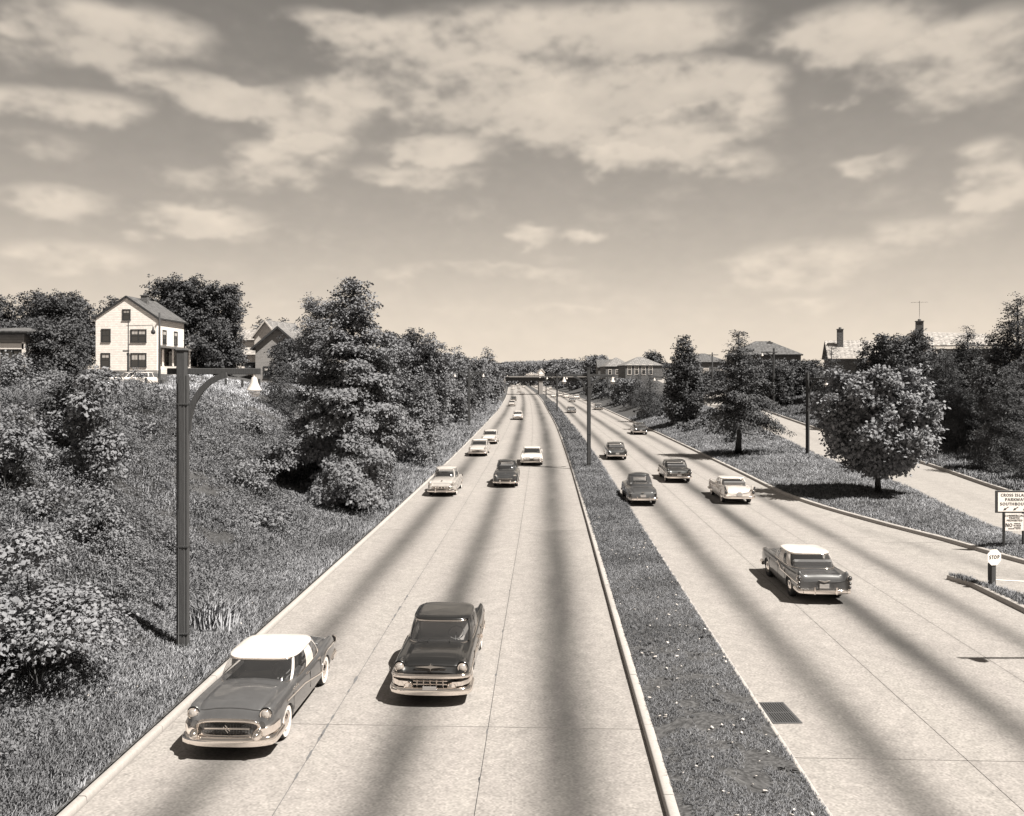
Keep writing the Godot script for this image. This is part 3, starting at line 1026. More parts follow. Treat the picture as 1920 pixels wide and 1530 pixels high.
func car_front(o: Node3D, P: Dictionary, hl: float, bp: Material, lod: int) -> void:
	var g := G.new()
	var st: String = P.front
	var lamp_x: float = tab(P.hw, hl - 0.2) * 0.83
	var lamp_y := 0.80
	match st:
		"oval":
			nose_panel(g, P, hl, 0.60, 0.44, 0.74, 0.10, 0.012, 0.55)
			var gr := part("grille", g, M.black, o)
			g = G.new()
			var rim := PackedVector3Array()
			for k in 33:
				var t := TAU * k / 32.0
				rim.append(Vector3(0.62 * signf(cos(t)) * pow(absf(cos(t)), 0.6), 0.59 + 0.16 * signf(sin(t)) * pow(absf(sin(t)), 0.55), hl + 0.02 - 0.10 * pow(absf(0.64 * cos(t)) / 0.9, 3.0)))
			g.tube(rim, PackedFloat32Array([0.042]), 8, false)
			part("grille_surround", g, M.chrome, o)
			g = G.new()
			for k in 19:
				g.box(Vector3(lerpf(-0.52, 0.52, k / 18.0), 0.58, hl + 0.012 - 0.02 * pow(absf(k - 9) / 9.0, 3.0)), Vector3(0.008, 0.2, 0.02))
			part("grille_teeth", g, M.steel_dark, o)
			g = G.new()
			g.box(Vector3(0, 0.60, hl + 0.05), Vector3(0.92, 0.04, 0.03), 0.012)
			g.xf = Transform3D(Basis(Vector3.BACK, -0.9), Vector3(0, 0.60, hl + 0.065))
			g.box(Vector3(0, 0.025, 0), Vector3(0.16, 0.025, 0.03), 0.008)
			g.box(Vector3(0, -0.025, 0), Vector3(0.16, 0.025, 0.03), 0.008)
			part("grille_bar", g, M.chrome, o)
			g = G.new()
			bumper_bar(g, hl + 0.13, 0.98, 0.37, 0.21, 0.08, 0.55, 1.0, 0.16)
			part("front_bumper", g, M.chrome, o)
			for s in [-1.0, 1.0]:
				g = G.new()
				bullet(g, Vector3(s * 0.62, 0.51, hl + 0.02), 0.11, 0.25, 1.0)
				g.sweep(PackedVector3Array([Vector3(s * 0.62, 0.53, hl + 0.06), Vector3(s * 0.76, 0.55, hl + 0.0), Vector3(s * 0.86, 0.57, hl - 0.12), Vector3(s * 0.905, 0.58, hl - 0.35)]), PackedVector2Array([Vector2(-0.05, -0.09), Vector2(0.05, -0.075), Vector2(0.05, 0.075), Vector2(-0.05, 0.09)]), 0.5)
				part("bumper_bullet", g, M.chrome, o)
			# hood spear and tubes
			g = G.new()
			for s in [-1.0, 1.0]:
				g.xf = Transform3D(Basis(Vector3.UP, s * 0.35), Vector3(s * 0.035, 1.0 + 0.01, 1.72))
				g.box(Vector3.ZERO, Vector3(0.022, 0.03, 0.17), 0.008)
			part("hood_ornament", g, M.chrome, o)
			for s in [-1.0, 1.0]:
				g = G.new()
				for k in 3:
					g.xf = Transform3D(Basis(Vector3.UP, PI / 2), Vector3(s * (side_x(P, 1.2) * 0.978), 0.86, 0.92 + k * 0.13))
					g.box(Vector3.ZERO, Vector3(0.07, 0.055, 0.04), 0.015)
				part("fender_vent", g, M.chrome, o)
			strip(o, P, "sweep_trim", [[1.7, 0.80], [0.4, 0.70], [-0.7, 0.50], [-1.08, 0.45]], 0.03, M.chrome)
			strip(o, P, "sweep_trim", [[-1.05, 0.45], [-1.1, 0.60], [-1.4, 0.80], [-1.6, 0.82], [-2.5, 0.76]], 0.03, M.chrome)
			lamp_y = 0.845
			lamp_x = 0.735
		"star":
			g = G.new()
			nose_panel(g, P, hl, 0.78, 0.36, 0.68, 0.10, 0.006, 0.35)
			part("grille", g, M.black, o)
			g = G.new()
			bumper_bar(g, hl + 0.10, 0.95, 0.69, 0.11, 0.06, 0.4, 1.0, 0.12)
			part("grille_surround", g, M.chrome, o)
			for s in [-1.0, 1.0]:
				g = G.new()
				g.sweep(PackedVector3Array([Vector3(s * 0.50, 0.53, hl + 0.09), Vector3(s * 0.70, 0.535, hl + 0.05), Vector3(s * 0.83, 0.55, hl - 0.06), Vector3(s * 0.885, 0.56, hl - 0.3)]), PackedVector2Array([Vector2(-0.05, -0.06), Vector2(0.05, -0.05), Vector2(0.05, 0.05), Vector2(-0.05, 0.06)]), 0.5)
				g.xf = Transform3D(Basis(Vector3.RIGHT, PI / 2), Vector3(s * 0.50, 0.46, hl + 0.03))
				g.lathe(PackedVector2Array([Vector2(0.115, 0), Vector2(0.12, 0.07), Vector2(0.10, 0.11), Vector2(0.08, 0.09), Vector2(0.0, 0.10)]), 16)
				g.xf = Transform3D()
				part("bumper_pod", g, M.chrome, o)
			g = G.new()
			for k in 2:
				g.box(Vector3(0, 0.50 + k * 0.075, hl + 0.07), Vector3(0.80, 0.028, 0.03), 0.01)
			for k in 5:
				g.box(Vector3(lerpf(-0.30, 0.30, k / 4.0), 0.53, hl + 0.085), Vector3(0.026, 0.15, 0.03), 0.008)
			part("grille_bar", g, M.chrome, o)
			g = G.new()
			bumper_bar(g, hl + 0.14, 0.97, 0.36, 0.19, 0.08, 0.6, 1.0, 0.15)
			part("front_bumper", g, M.chrome, o)
			g = G.new()
			g.box(Vector3(0, 0.42, hl + 0.20), Vector3(0.32, 0.15, 0.012), 0.003)
			part("licence_plate", g, M.plate, o)
			# winged emblem on the nose
			g = G.new()
			var star := PackedVector2Array()
			for k in 16:
				var a := TAU * k / 16.0
				var rr := 0.075 if k % 4 == 0 else (0.05 if k % 2 == 0 else 0.026)
				star.append(Vector2(sin(a) * rr, cos(a) * rr))
			g.xf = Transform3D(Basis(Vector3.RIGHT, -0.40).scaled(Vector3.ONE * 1.25), Vector3(0, 0.86, hl - 0.03))
			g.extr(star, -0.02, 0.03)
			g.extr(PackedVector2Array([Vector2(-0.30, 0.0), Vector2(-0.05, 0.02), Vector2(0.05, 0.02), Vector2(0.30, 0.0), Vector2(0.05, -0.02), Vector2(-0.05, -0.02)]), -0.02, 0.022)
			part("nose_emblem", g, M.chrome, o)
			strip(o, P, "side_trim", [[2.2, 0.66], [0.6, 0.70], [-1.0, 0.66], [-2.45, 0.76]], 0.03, M.chrome)
			strip(o, P, "side_trim", [[0.6, 0.60], [-1.0, 0.52], [-2.45, 0.56]], 0.03, M.chrome)
			for s in [-1.0, 1.0]:
				g = G.new()
				g.tube(PackedVector3Array([Vector3(s * 0.26, 1.0, 0.9), Vector3(s * 0.29, 0.99, 1.6), Vector3(s * 0.30, 0.925, 2.3)]), PackedFloat32Array([0.014]), 6)
				part("hood_rib", g, bp, o)
			g = G.new()
			g.sweep(PackedVector3Array([Vector3(0.93, 0.99, 0.62), Vector3(1.06, 1.03, 0.62)]), PackedVector2Array([Vector2(-0.04, -0.045), Vector2(0.04, -0.045), Vector2(0.04, 0.045), Vector2(-0.04, 0.045)]))
			part("wing_mirror", g, M.chrome, o)
			lamp_y = 0.85
		"round":
			nose_panel(g, P, hl, 0.50, 0.42, 0.60, 0.20, 0.006, 0.6)
			part("grille", g, M.black, o)
			g = G.new()
			for k in [[0.60, 0.56, 0.04], [0.52, 0.52, 0.022], [0.44, 0.50, 0.03]]:
				bumper_bar(g, hl + 0.035, k[1], k[0], k[2], 0.025, 0.1, 1.0, 0.08)
			part("grille_bar", g, M.chrome, o)
			g = G.new()
			bumper_bar(g, hl + 0.16, 0.90, 0.38, 0.13, 0.05, 0.3, 1.0, 0.14)
			for s in [-1.0, 1.0]:
				g.box(Vector3(s * 0.34, 0.42, hl + 0.2), Vector3(0.07, 0.26, 0.1), 0.025)
			part("front_bumper", g, M.chrome, o)
			g = G.new()
			g.box(Vector3(0, 0.80, hl - 0.22), Vector3(0.24, 0.035, 0.05), 0.012)
			g.box(Vector3(0, 0.95, hl - 0.45), Vector3(0.03, 0.05, 0.3), 0.012)
			part("hood_ornament", g, M.chrome, o)
			lamp_y = 0.76
			lamp_x = 0.66
		"teeth":
			nose_panel(g, P, hl, 0.72, 0.44, 0.62, 0.16, 0.006, 0.5)
			part("grille", g, M.black, o)
			g = G.new()
			for k in [0.63, 0.52, 0.43]:
				bumper_bar(g, hl + 0.05, 0.74, k, 0.035, 0.03, 0.12, 1.0, 0.12)
			for k in 7:
				var x := lerpf(-0.54, 0.54, k / 6.0)
				g.box(Vector3(x, 0.575, hl + 0.05 - 0.06 * absf(x)), Vector3(0.075, 0.10, 0.06), 0.02)
			part("grille_teeth", g, M.chrome, o)
			g = G.new()
			bumper_bar(g, hl + 0.16, 0.95, 0.36, 0.15, 0.06, 0.35, 1.0, 0.14)
			for s in [-1.0, 1.0]:
				g.box(Vector3(s * 0.36, 0.40, hl + 0.2), Vector3(0.07, 0.26, 0.1), 0.025)
			part("front_bumper", g, M.chrome, o)
			g = G.new()
			g.box(Vector3(0, 0.98, hl - 0.65), Vector3(0.09, 0.02, 0.9), 0.008)
			part("hood_spear", g, M.chrome, o)
			lamp_y = 0.78
		"wide":
			nose_panel(g, P, hl, 0.72, 0.47, 0.64, 0.06, 0.004, 0.3)
			part("grille", g, M.black, o)
			g = G.new()
			for k in 3:
				g.box(Vector3(0, 0.50 + k * 0.055, hl + 0.02), Vector3(1.36, 0.016, 0.02))
			for k in 9:
				g.box(Vector3(lerpf(-0.6, 0.6, k / 8.0), 0.545, hl + 0.03), Vector3(0.035, 0.035, 0.03), 0.01)
			part("grille_bar", g, M.dull_metal, o)
			g = G.new()
			for s in [-1.0, 1.0]:
				nose_panel_at(g, s * 0.42, 0.30, 0.71, 0.745, hl + 0.01)
			part("hood_slot", g, M.black, o)
			g = G.new()
			bumper_bar(g, hl + 0.12, 0.99, 0.37, 0.15, 0.06, 0.5, 1.0, 0.12)
			part("front_bumper", g, M.chrome, o)
			for s in [-1.0, 1.0]:
				headlamp(o, Vector3(s * 0.64, 0.60, hl + 0.005), 0.075)
				headlamp(o, Vector3(s * 0.84, 0.60, hl - 0.045), 0.075)
			return
		_:
			nose_panel(g, P, hl, 0.66, 0.44, 0.62, 0.10, 0.006, 0.4)
			part("grille", g, M.black, o)
			g = G.new()
			for k in 2:
				bumper_bar(g, hl + 0.03, 0.70, 0.49 + k * 0.08, 0.035, 0.03, 0.05, 1.0, 0.08)
			part("grille_bar", g, M.chrome, o)
			g = G.new()
			bumper_bar(g, hl + 0.14, 0.95, 0.37, 0.15, 0.06, 0.4, 1.0, 0.14)
			if lod == 0:
				for s in [-1.0, 1.0]:
					g.box(Vector3(s * 0.36, 0.42, hl + 0.17), Vector3(0.08, 0.24, 0.1), 0.025)
			part("front_bumper", g, M.chrome, o)
	var lz := hl - 0.07
	if st == "round": lz = hl - 0.16
	if st == "oval": lz = hl - 0.08
	if st == "star": lz = hl - 0.07
	for s in [-1.0, 1.0]:
		headlamp(o, Vector3(s * lamp_x, lamp_y, lz), 0.095)
	if lod == 0 and st in ["oval", "star"]:
		for s in [-1.0, 1.0]:
			g = G.new()
			g.xf = Transform3D(Basis(Vector3.RIGHT, PI / 2), Vector3(s * lamp_x, lamp_y + 0.01, lz - 0.25))
			g.lathe(PackedVector2Array([Vector2(0.07, -0.3), Vector2(0.125, 0.0), Vector2(0.135, 0.2), Vector2(0.133, 0.225), Vector2(0.122, 0.235), Vector2(0.118, 0.2)]), 18, 0.3)
			part("headlight_hood", g, bp, o)

func nose_panel_at(g: G, x: float, w: float, y0: float, y1: float, z: float) -> void:
	g.box(Vector3(x, (y0 + y1) * 0.5, z), Vector3(w * 2.0, y1 - y0, 0.012), 0.003)

func tail_lamp(o: Node3D, p: Vector3, r: float, tall := 1.0) -> void:
	var g := G.new()
	g.xf = Transform3D(Basis(Vector3.RIGHT, -PI / 2).scaled(Vector3(1, tall, 1)), p)
	g.lathe(PackedVector2Array([Vector2(r * 1.2, -0.06), Vector2(r * 1.25, 0.0), Vector2(r * 1.1, 0.025), Vector2(r, 0.02)]), 16)
	var h := part("tail_light", g, M.chrome, o)
	g = G.new()
	g.xf = Transform3D(Basis(Vector3.RIGHT, -PI / 2).scaled(Vector3(1, tall, 1)), p)
	g.lathe(PackedVector2Array([Vector2(r, 0.0), Vector2(r * 0.8, 0.035), Vector2(0, 0.05)]), 16, 0.3)
	part("lens", g, M.tail_lamp, h)

func car_rear(o: Node3D, P: Dictionary, hl: float, bp: Material, lod: int) -> void:
	var g := G.new()
	bumper_bar(g, -hl - 0.12, tab(P.hw, -hl + 0.3) / 0.92, 0.43, 0.15, 0.06, 0.45, -1.0, 0.10)
	if P.rear in ["stack", "round"]:
		for s in [-1.0, 1.0]:
			g.box(Vector3(s * 0.36, 0.48, -hl - 0.16), Vector3(0.06, 0.26, 0.10), 0.025)
	part("rear_bumper", g, M.chrome, o)
	if lod < 2:
		g = G.new()
		g.box(Vector3(0, 0.60, -hl - 0.02), Vector3(0.32, 0.15, 0.012), 0.003)
		part("licence_plate", g, M.plate, o)
	match P.rear:
		"stack":
			for s in [-1.0, 1.0]:
				tail_lamp(o, Vector3(s * 0.83, 0.86, -hl - 0.02), 0.07)
				tail_lamp(o, Vector3(s * 0.83, 0.70, -hl - 0.02), 0.05)
				tail_lamp(o, Vector3(s * 0.83, 0.57, -hl - 0.02), 0.045)
			g = G.new()
			g.xf = Transform3D(Basis(), Vector3(0, 0.755, -hl - 0.02))
			g.extr(PackedVector2Array([Vector2(-0.19, 0.035), Vector2(-0.1, 0.03), Vector2(0.0, 0.01), Vector2(0.1, 0.03), Vector2(0.19, 0.035), Vector2(0.08, -0.012), Vector2(0, -0.035), Vector2(-0.08, -0.012)]), -0.025, 0.02)
			part("trunk_emblem", g, M.chrome, o)
			strip(o, P, "side_trim", [[-0.4, 0.72], [-2.42, 0.66]], 0.025, M.chrome)
			strip(o, P, "side_trim", [[-0.05, 0.93], [-0.5, 0.72]], 0.025, M.chrome)
		"fins":
			for s in [-1.0, 1.0]:
				g = G.new()
				var rr := []
				for k in 9:
					var z := lerpf(-0.9, -hl - 0.03, k / 8.0)
					var hgt := 0.17 * pow(k / 8.0, 1.3)
					var x := tab(P.hw, z) - 0.004
					rr.append(PackedVector3Array([Vector3(s * x, 0.86, z), Vector3(s * (x - 0.01 + hgt * 0.3), 0.96 + hgt, z), Vector3(s * (x - 0.05 + hgt * 0.2), 0.975 + hgt, z), Vector3(s * (x - 0.17), 0.93, z)]))
				g.grid(rr, Vector3(0, 0.7, -1.5))
				g.away(rr[8], Vector3(0, 0.8, 0))
				part("tail_fin", g, bp, o)
				tail_lamp(o, Vector3(s * 0.80, 0.72, -hl - 0.02), 0.095)
				g = G.new()
				g.xf = Transform3D(Basis(Vector3.BACK, -s * 0.25), Vector3(s * 0.85, 0.97, -hl - 0.035))
				g.box(Vector3.ZERO, Vector3(0.10, 0.20, 0.03), 0.01)
				part("fin_end", g, M.tail_lamp, o)
			g = G.new()
			g.box(Vector3(0, 0.72, -hl - 0.015), Vector3(0.24, 0.05, 0.02), 0.008)
			part("trunk_emblem", g, M.chrome, o)
			strip(o, P, "side_trim", [[1.8, 0.70], [-0.2, 0.78], [-0.9, 0.60], [-2.4, 0.62]], 0.03, M.chrome)
		"jet":
			for s in [-1.0, 1.0]:
				tail_lamp(o, Vector3(s * 0.76, 0.74, -hl - 0.02), 0.10)
			g = G.new()
			g.box(Vector3(0, 0.78, -hl - 0.01), Vector3(0.2, 0.06, 0.02), 0.01)
			for k in 9:
				g.box(Vector3(lerpf(-0.5, 0.5, k / 8.0), 0.565, -hl - 0.015), Vector3(0.03, 0.09, 0.02), 0.005)
			part("trunk_emblem", g, M.chrome, o)
			strip(o, P, "side_trim", [[2.0, 0.74], [-0.3, 0.74], [-2.4, 0.62]], 0.03, M.chrome)
			g = G.new()
			bumper_bar(g, -hl - 0.03, 0.88, 0.665, 0.03, 0.03, 0.1, -1.0, 0.06)
			part("rear_moulding", g, M.chrome, o)
		"round":
			for s in [-1.0, 1.0]:
				tail_lamp(o, Vector3(s * 0.74, 0.70, -hl + 0.07), 0.055, 1.3)
			g = G.new()
			g.box(Vector3(0, 0.80, -hl + 0.06), Vector3(0.16, 0.04, 0.05), 0.012)
			part("trunk_handle", g, M.chrome, o)
		_:
			for s in [-1.0, 1.0]:
				tail_lamp(o, Vector3(s * 0.80, 0.76, -hl - 0.015), 0.07, 1.2)

# ---------------------------------------------------------------- plants
func leaf_clump(leaves: int, reach: float, size: float, seedv: int, flat := 0.5, narrow := 0.5) -> ArrayMesh:
	var r := RandomNumberGenerator.new()
	r.seed = seedv
	var g := G.new()
	for k in leaves:
		var d := Vector3(r.randf_range(-1, 1), r.randf_range(-1, 1) * flat, r.randf_range(-1, 1)).limit_length(1.0)
		var p := d * reach
		var out := Vector3(d.x + r.randf_range(-0.6, 0.6), r.randf_range(-0.5, 0.35), d.z + r.randf_range(-0.6, 0.6)).normalized()
		var side := out.cross(Vector3.UP).normalized()
		side = side.rotated(out, r.randf_range(-0.9, 0.9))
		var nn := side.cross(out)
		if nn.y < 0: nn = -nn
		var s := size * r.randf_range(0.7, 1.3)
		var t := r.randf_range(0.86, 1.12)
		g.col = Color(t, t, t)
		var a := g.vert(p, nn)
		var b := g.vert(p + out * s * 0.5 + side * s * narrow - nn * s * 0.06, (nn + side * 0.4))
		var c := g.vert(p + out * s - nn * s * 0.15, (nn + out * 0.3))
		var e := g.vert(p + out * s * 0.5 - side * s * narrow - nn * s * 0.06, (nn - side * 0.4))
		g.tri(a, b, c)
		g.tri(a, c, e)
	return g.mesh()

func blade_tuft(blades: int, h: float, w: float, spread: float, seedv: int) -> ArrayMesh:
	var r := RandomNumberGenerator.new()
	r.seed = seedv
	var g := G.new()
	for k in blades:
		var a := r.randf() * TAU
		var d := Vector3(cos(a), 0, sin(a))
		var p := d * r.randf() * spread
		var hh := h * r.randf_range(0.6, 1.2)
		var lean := d * hh * r.randf_range(0.2, 0.9)
		var s := d.cross(Vector3.UP) * w
		var t := r.randf_range(0.7, 1.25)
		g.col = Color(t, t, t)
		var nn := (d * 0.5 + Vector3.UP).normalized()
		var i0 := g.vert(p - s, nn)
		var i1 := g.vert(p + s, nn)
		var i2 := g.vert(p + lean * 0.45 + Vector3.UP * hh * 0.7 + s * 0.7, nn)
		var i3 := g.vert(p + lean * 0.45 + Vector3.UP * hh * 0.7 - s * 0.7, nn)
		var i4 := g.vert(p + lean + Vector3.UP * hh * 0.95, nn)
		g.tri(i0, i1, i2)
		g.tri(i0, i2, i3)
		g.tri(i3, i2, i4)
	return g.mesh()

var clumps := {}

func make_clumps() -> void:
	clumps["broad"] = leaf_clump(11, 0.34, 0.24, 1, 0.5, 0.42)
	clumps["fine"] = leaf_clump(13, 0.34, 0.19, 2, 0.4, 0.26)
	clumps["needle"] = leaf_clump(16, 0.36, 0.24, 3, 0.3, 0.10)
	clumps["small"] = leaf_clump(20, 0.30, 0.115, 12, 0.42, 0.40)
	clumps["mid"] = leaf_clump(18, 0.34, 0.165, 13, 0.36, 0.36)
	clumps["weed"] = leaf_clump(13, 0.17, 0.095, 4, 0.6, 0.36)
	clumps["far"] = leaf_clump(11, 0.55, 0.36, 5, 0.6, 0.4)
	clumps["tuft"] = blade_tuft(8, 0.16, 0.011, 0.11, 6)
	clumps["long"] = blade_tuft(12, 0.34, 0.013, 0.15, 7)
	clumps["dock"] = leaf_clump(8, 0.10, 0.22, 9, 0.7, 0.24)

# kinds: oak (layered, drooping below), cone (narrow, upward tips), spruce, round (maple), tall (open top), bush
func tree(called: String, label: String, kind: String, x: float, d: float, top: float, r: float, dens := 1.0, leaf := "leaf", low := -1.0, group := "", cat := "tree") -> Node3D:
	rng.seed = hash(called) + int(x * 100.0) * 7 + int(d * 100.0)
	var gy := ground(x, d)
	var h := top - gy
	var o := thing(called, label, cat, Vector3(x, gy - 0.05, -d), 0.0, group)
	var lim := edge_a(d) - 1.1 - x if x < 0.0 else 99.0
	var lim2 := edge_d(d) + 0.9 - x if x > 0.0 else -99.0
	var wood := G.new()
	var xs: Array[Transform3D] = []
	var cs := PackedColorArray()
	var near := d < 100.0
	var cm := "broad"
	var step := 0.42
	var sc := 1.0
	if d < 90.0: cm = "mid"
	if d < 30.0: cm = "small"
	if leaf == "leaf_pale" and kind == "round":
		cm = "broad"
		sc = 0.85
	if kind == "spruce": cm = "needle"
	if d > 100.0:
		sc = 1.0 + (d - 100.0) / 160.0
		step *= sc
	if d > 220.0:
		cm = "far"
		sc *= 0.75
	step /= dens * 1.3
	var tr := maxf(0.05, h * 0.018)
	var low_f: float = low if low >= 0.0 else {"oak": 0.08, "cone": 0.12, "spruce": 0.03, "round": 0.18, "tall": 0.4, "bush": 0.05}[kind]
	if kind == "bush":
		var nst := 6
		for k in nst:
			var a := TAU * k / nst + rf(-0.4, 0.4)
			var q := Vector3(cos(a) * r * 0.5, h * rf(0.5, 0.8), sin(a) * r * 0.5)
			wood.tube(PackedVector3Array([Vector3.ZERO, q * Vector3(0.45, 0.5, 0.45), q]), PackedFloat32Array([0.04, 0.025, 0.01]), 5)
		bush_leaves(xs, cs, Vector3.ZERO, h, r, dens * (1.6 if d < 30.0 else 1.0), sc)
	else:
		var trunk := PackedVector3Array()
		var tw := PackedFloat32Array()
		var th := h * (0.93 if kind in ["oak", "cone", "spruce"] else 0.72)
		var bend := Vector3(rf(-1, 1), 0, rf(-1, 1)) * h * 0.02
		for k in 8:
			var t := k / 7.0
			trunk.append(Vector3(0, th * t, 0) + bend * sin(t * 3.0))
			tw.append(tr * (1.25 - t * 1.1) * (1.35 if k == 0 else 1.0) + 0.015)
		wood.tube(trunk, tw, 8)
		var nb := int((22 + h * 3.2) * (1.0 if near else 0.75))
		if kind == "oak": nb = int(nb * 1.45)
		if kind == "round": nb = int(nb * 0.9)
		for k in nb:
			var t := (k + rf(0, 1)) / nb
			var yt := lerpf(low_f, 0.985, t)
			if kind == "oak" and t < 0.8:
				yt = lerpf(low_f, 0.985, (floorf(t * 17.0) + 0.5 + rf(-0.2, 0.2)) / 17.0)
			var az := k * 2.39996 + rf(-0.5, 0.5)
			var prof := 1.0
			var lift := 0.0
			var droop := 0.0
			match kind:
				"oak":
					prof = (pow(1.0 - t, 0.85) * 0.98 + 0.045) * (0.85 + 0.15 * smoothstep(0.0, 0.1, t)) * rf(0.66, 1.12)
					lift = lerpf(-0.12, 0.7, pow(t, 1.3))
					droop = lerpf(0.32, 0.0, t)
				"cone":
					prof = (pow(sin(PI * clampf(0.14 + t * 0.84, 0, 1)), 0.8) * (1.0 - t * 0.45)) * rf(0.7, 1.1)
					lift = lerpf(0.15, 1.0, t)
					droop = 0.08
				"spruce":
					prof = (1.0 - t * 0.93) * rf(0.8, 1.1)
					lift = lerpf(-0.22, 0.35, t)
					droop = lerpf(0.2, 0.02, t)
				"round":
					prof = (lerpf(0.36, 1.0, pow(clampf(t / 0.3, 0, 1), 0.6)) if t < 0.3 else sqrt(maxf(0.02, 1.0 - pow((t - 0.3) / 0.74, 2.0)))) * rf(0.8, 1.05)
					lift = lerpf(0.12, 0.95, t)
					droop = lerpf(0.14, 0.06, t)
				"tall":
					prof = pow(sin(PI * clampf(0.2 + t * 0.72, 0, 1)), 0.7) * rf(0.55, 1.1)
					lift = lerpf(0.35, 1.0, t)
					droop = 0.05
			var L := r * prof
			if L < 0.15: L = 0.15
			if h * yt < 3.2:
				if cos(az) * L > lim + 0.3: L = maxf(0.3, (lim + 0.3) / cos(az))
				if cos(az) * L < lim2 - 0.3: L = maxf(0.3, (lim2 - 0.3) / cos(az))
			var y0: float = minf(h * yt - L * lift * (0.95 if kind in ["oak", "cone"] else 0.5), th)
			y0 = maxf(y0, h * low_f * 0.8)
			var base := Vector3(0, y0, 0) + bend * sin(y0 / th * 3.0)
			var dirv := Vector3(cos(az), 0, sin(az))
			var bp := PackedVector3Array()
			var br := PackedFloat32Array()
			for j in 5:
				var q := j / 4.0
				bp.append(base + dirv * L * q + Vector3.UP * L * (lift * q - droop * q * q))
				br.append(maxf(0.008, tr * 0.34 * (1.0 - q * 0.9) * clampf(L / r, 0.25, 1)))
			if d < 170.0:
				wood.tube(bp, br, 5 if near else 3, false)
			# foliage along the limb and its twigs
			var nt := maxi(2, int(L / step * 1.15))
			var width := 0.34 if kind in ["oak", "spruce"] else 0.5
			for j in nt:
				var q := lerpf(0.22 if kind != "tall" else 0.4, 1.03, (j + rng.randf()) / nt)
				var c := base + dirv * L * q + Vector3.UP * L * (lift * q - droop * q * q)
				var sd := dirv.cross(Vector3.UP)
				var wd := L * width * (1.15 - q) + 0.25 * sc
				var ns := maxi(1, int(wd / step * 1.9))
				for m in ns:
					var off := rf(-1, 1)
					var vert := rf(-0.13, 0.13) if kind in ["oak", "spruce"] else rf(-0.55, 0.55)
					var p := c + sd * off * wd + Vector3.UP * (vert * sc * (1.0 if kind in ["oak", "spruce"] else maxf(1.0, L * 0.35)) - absf(off) * wd * droop * 0.6) + dirv * rf(-0.25, 0.25)
					var fl := maxf(0.15, h * (low_f * 0.93 - (0.10 if kind == "oak" else 0.015)))
					if p.y < fl: p.y = fl + rng.randf() * (0.2 if low_f < 0.1 else 0.5)
					if p.y < 2.4 and (p.x > lim + 0.4 or p.x < lim2): continue
					if p.y > h: p.y = h - rng.randf() * 0.3
					put_clump(xs, cs, p, (p - Vector3(0, h * 0.4, 0)).normalized(), sc * rf(0.75, 1.2), 0.12)
	part("trunk" if kind != "bush" else "stems", wood, M.bark, o)
	var cr := scatter("crown", clumps[cm], M[leaf], xs, cs, o)
	cr.set_meta("kind", "stuff")
	return o

func bush_leaves(xs: Array[Transform3D], cs: PackedColorArray, org: Vector3, h: float, r: float, dens: float, sc: float) -> void:
	var nb := int(34.0 * r * r * maxf(h / r, 0.8) * dens / (sc * sc))
	var lobes := []
	var nl := 9
	for k in nl:
		var a := rf(0, TAU)
		var rr := sqrt(rng.randf()) * r * 0.72
		lobes.append([Vector3(cos(a) * rr, h * rf(0.25, 0.78), sin(a) * rr), r * rf(0.26, 0.55)])
	lobes[0][0] = Vector3(rf(-0.2, 0.2) * r, h - lobes[0][1] * 0.7, rf(-0.2, 0.2) * r)
	for k in nb:
		var lb: Array = lobes[rng.randi() % nl]
		var dv := Vector3(rng.randfn(), rng.randfn(), rng.randfn()).normalized()
		if dv.y < -0.4 and rng.randf() < 0.7: dv.y = -dv.y
		var p: Vector3 = lb[0] + dv * lb[1] * Vector3(1, 0.8, 1) * pow(rng.randf(), 0.35) * (1.0 if rng.randf() < 0.9 else rf(1.0, 1.35))
		p.y = maxf(p.y, 0.05)
		put_clump(xs, cs, org + p, dv, sc * rf(0.7, 1.15), 0.14)

func put_clump(xs: Array[Transform3D], cs: PackedColorArray, p: Vector3, outward: Vector3, s: float, vary: float) -> void:
	var b := Basis(Vector3.UP, rng.randf() * TAU)
	b = Basis(Vector3(rf(-1, 1), 0, rf(-1, 1)).normalized(), rf(-0.5, 0.5)) * b
	var ax := Vector3.UP.cross(outward)
	if ax.length() > 0.01:
		b = Basis(ax.normalized(), Vector3.UP.angle_to(outward) * 0.45) * b
	xs.append(Transform3D(b.scaled(Vector3.ONE * s), p))
	var t := 1.0 + rf(-vary, vary)
	cs.append(Color(t, t, t))

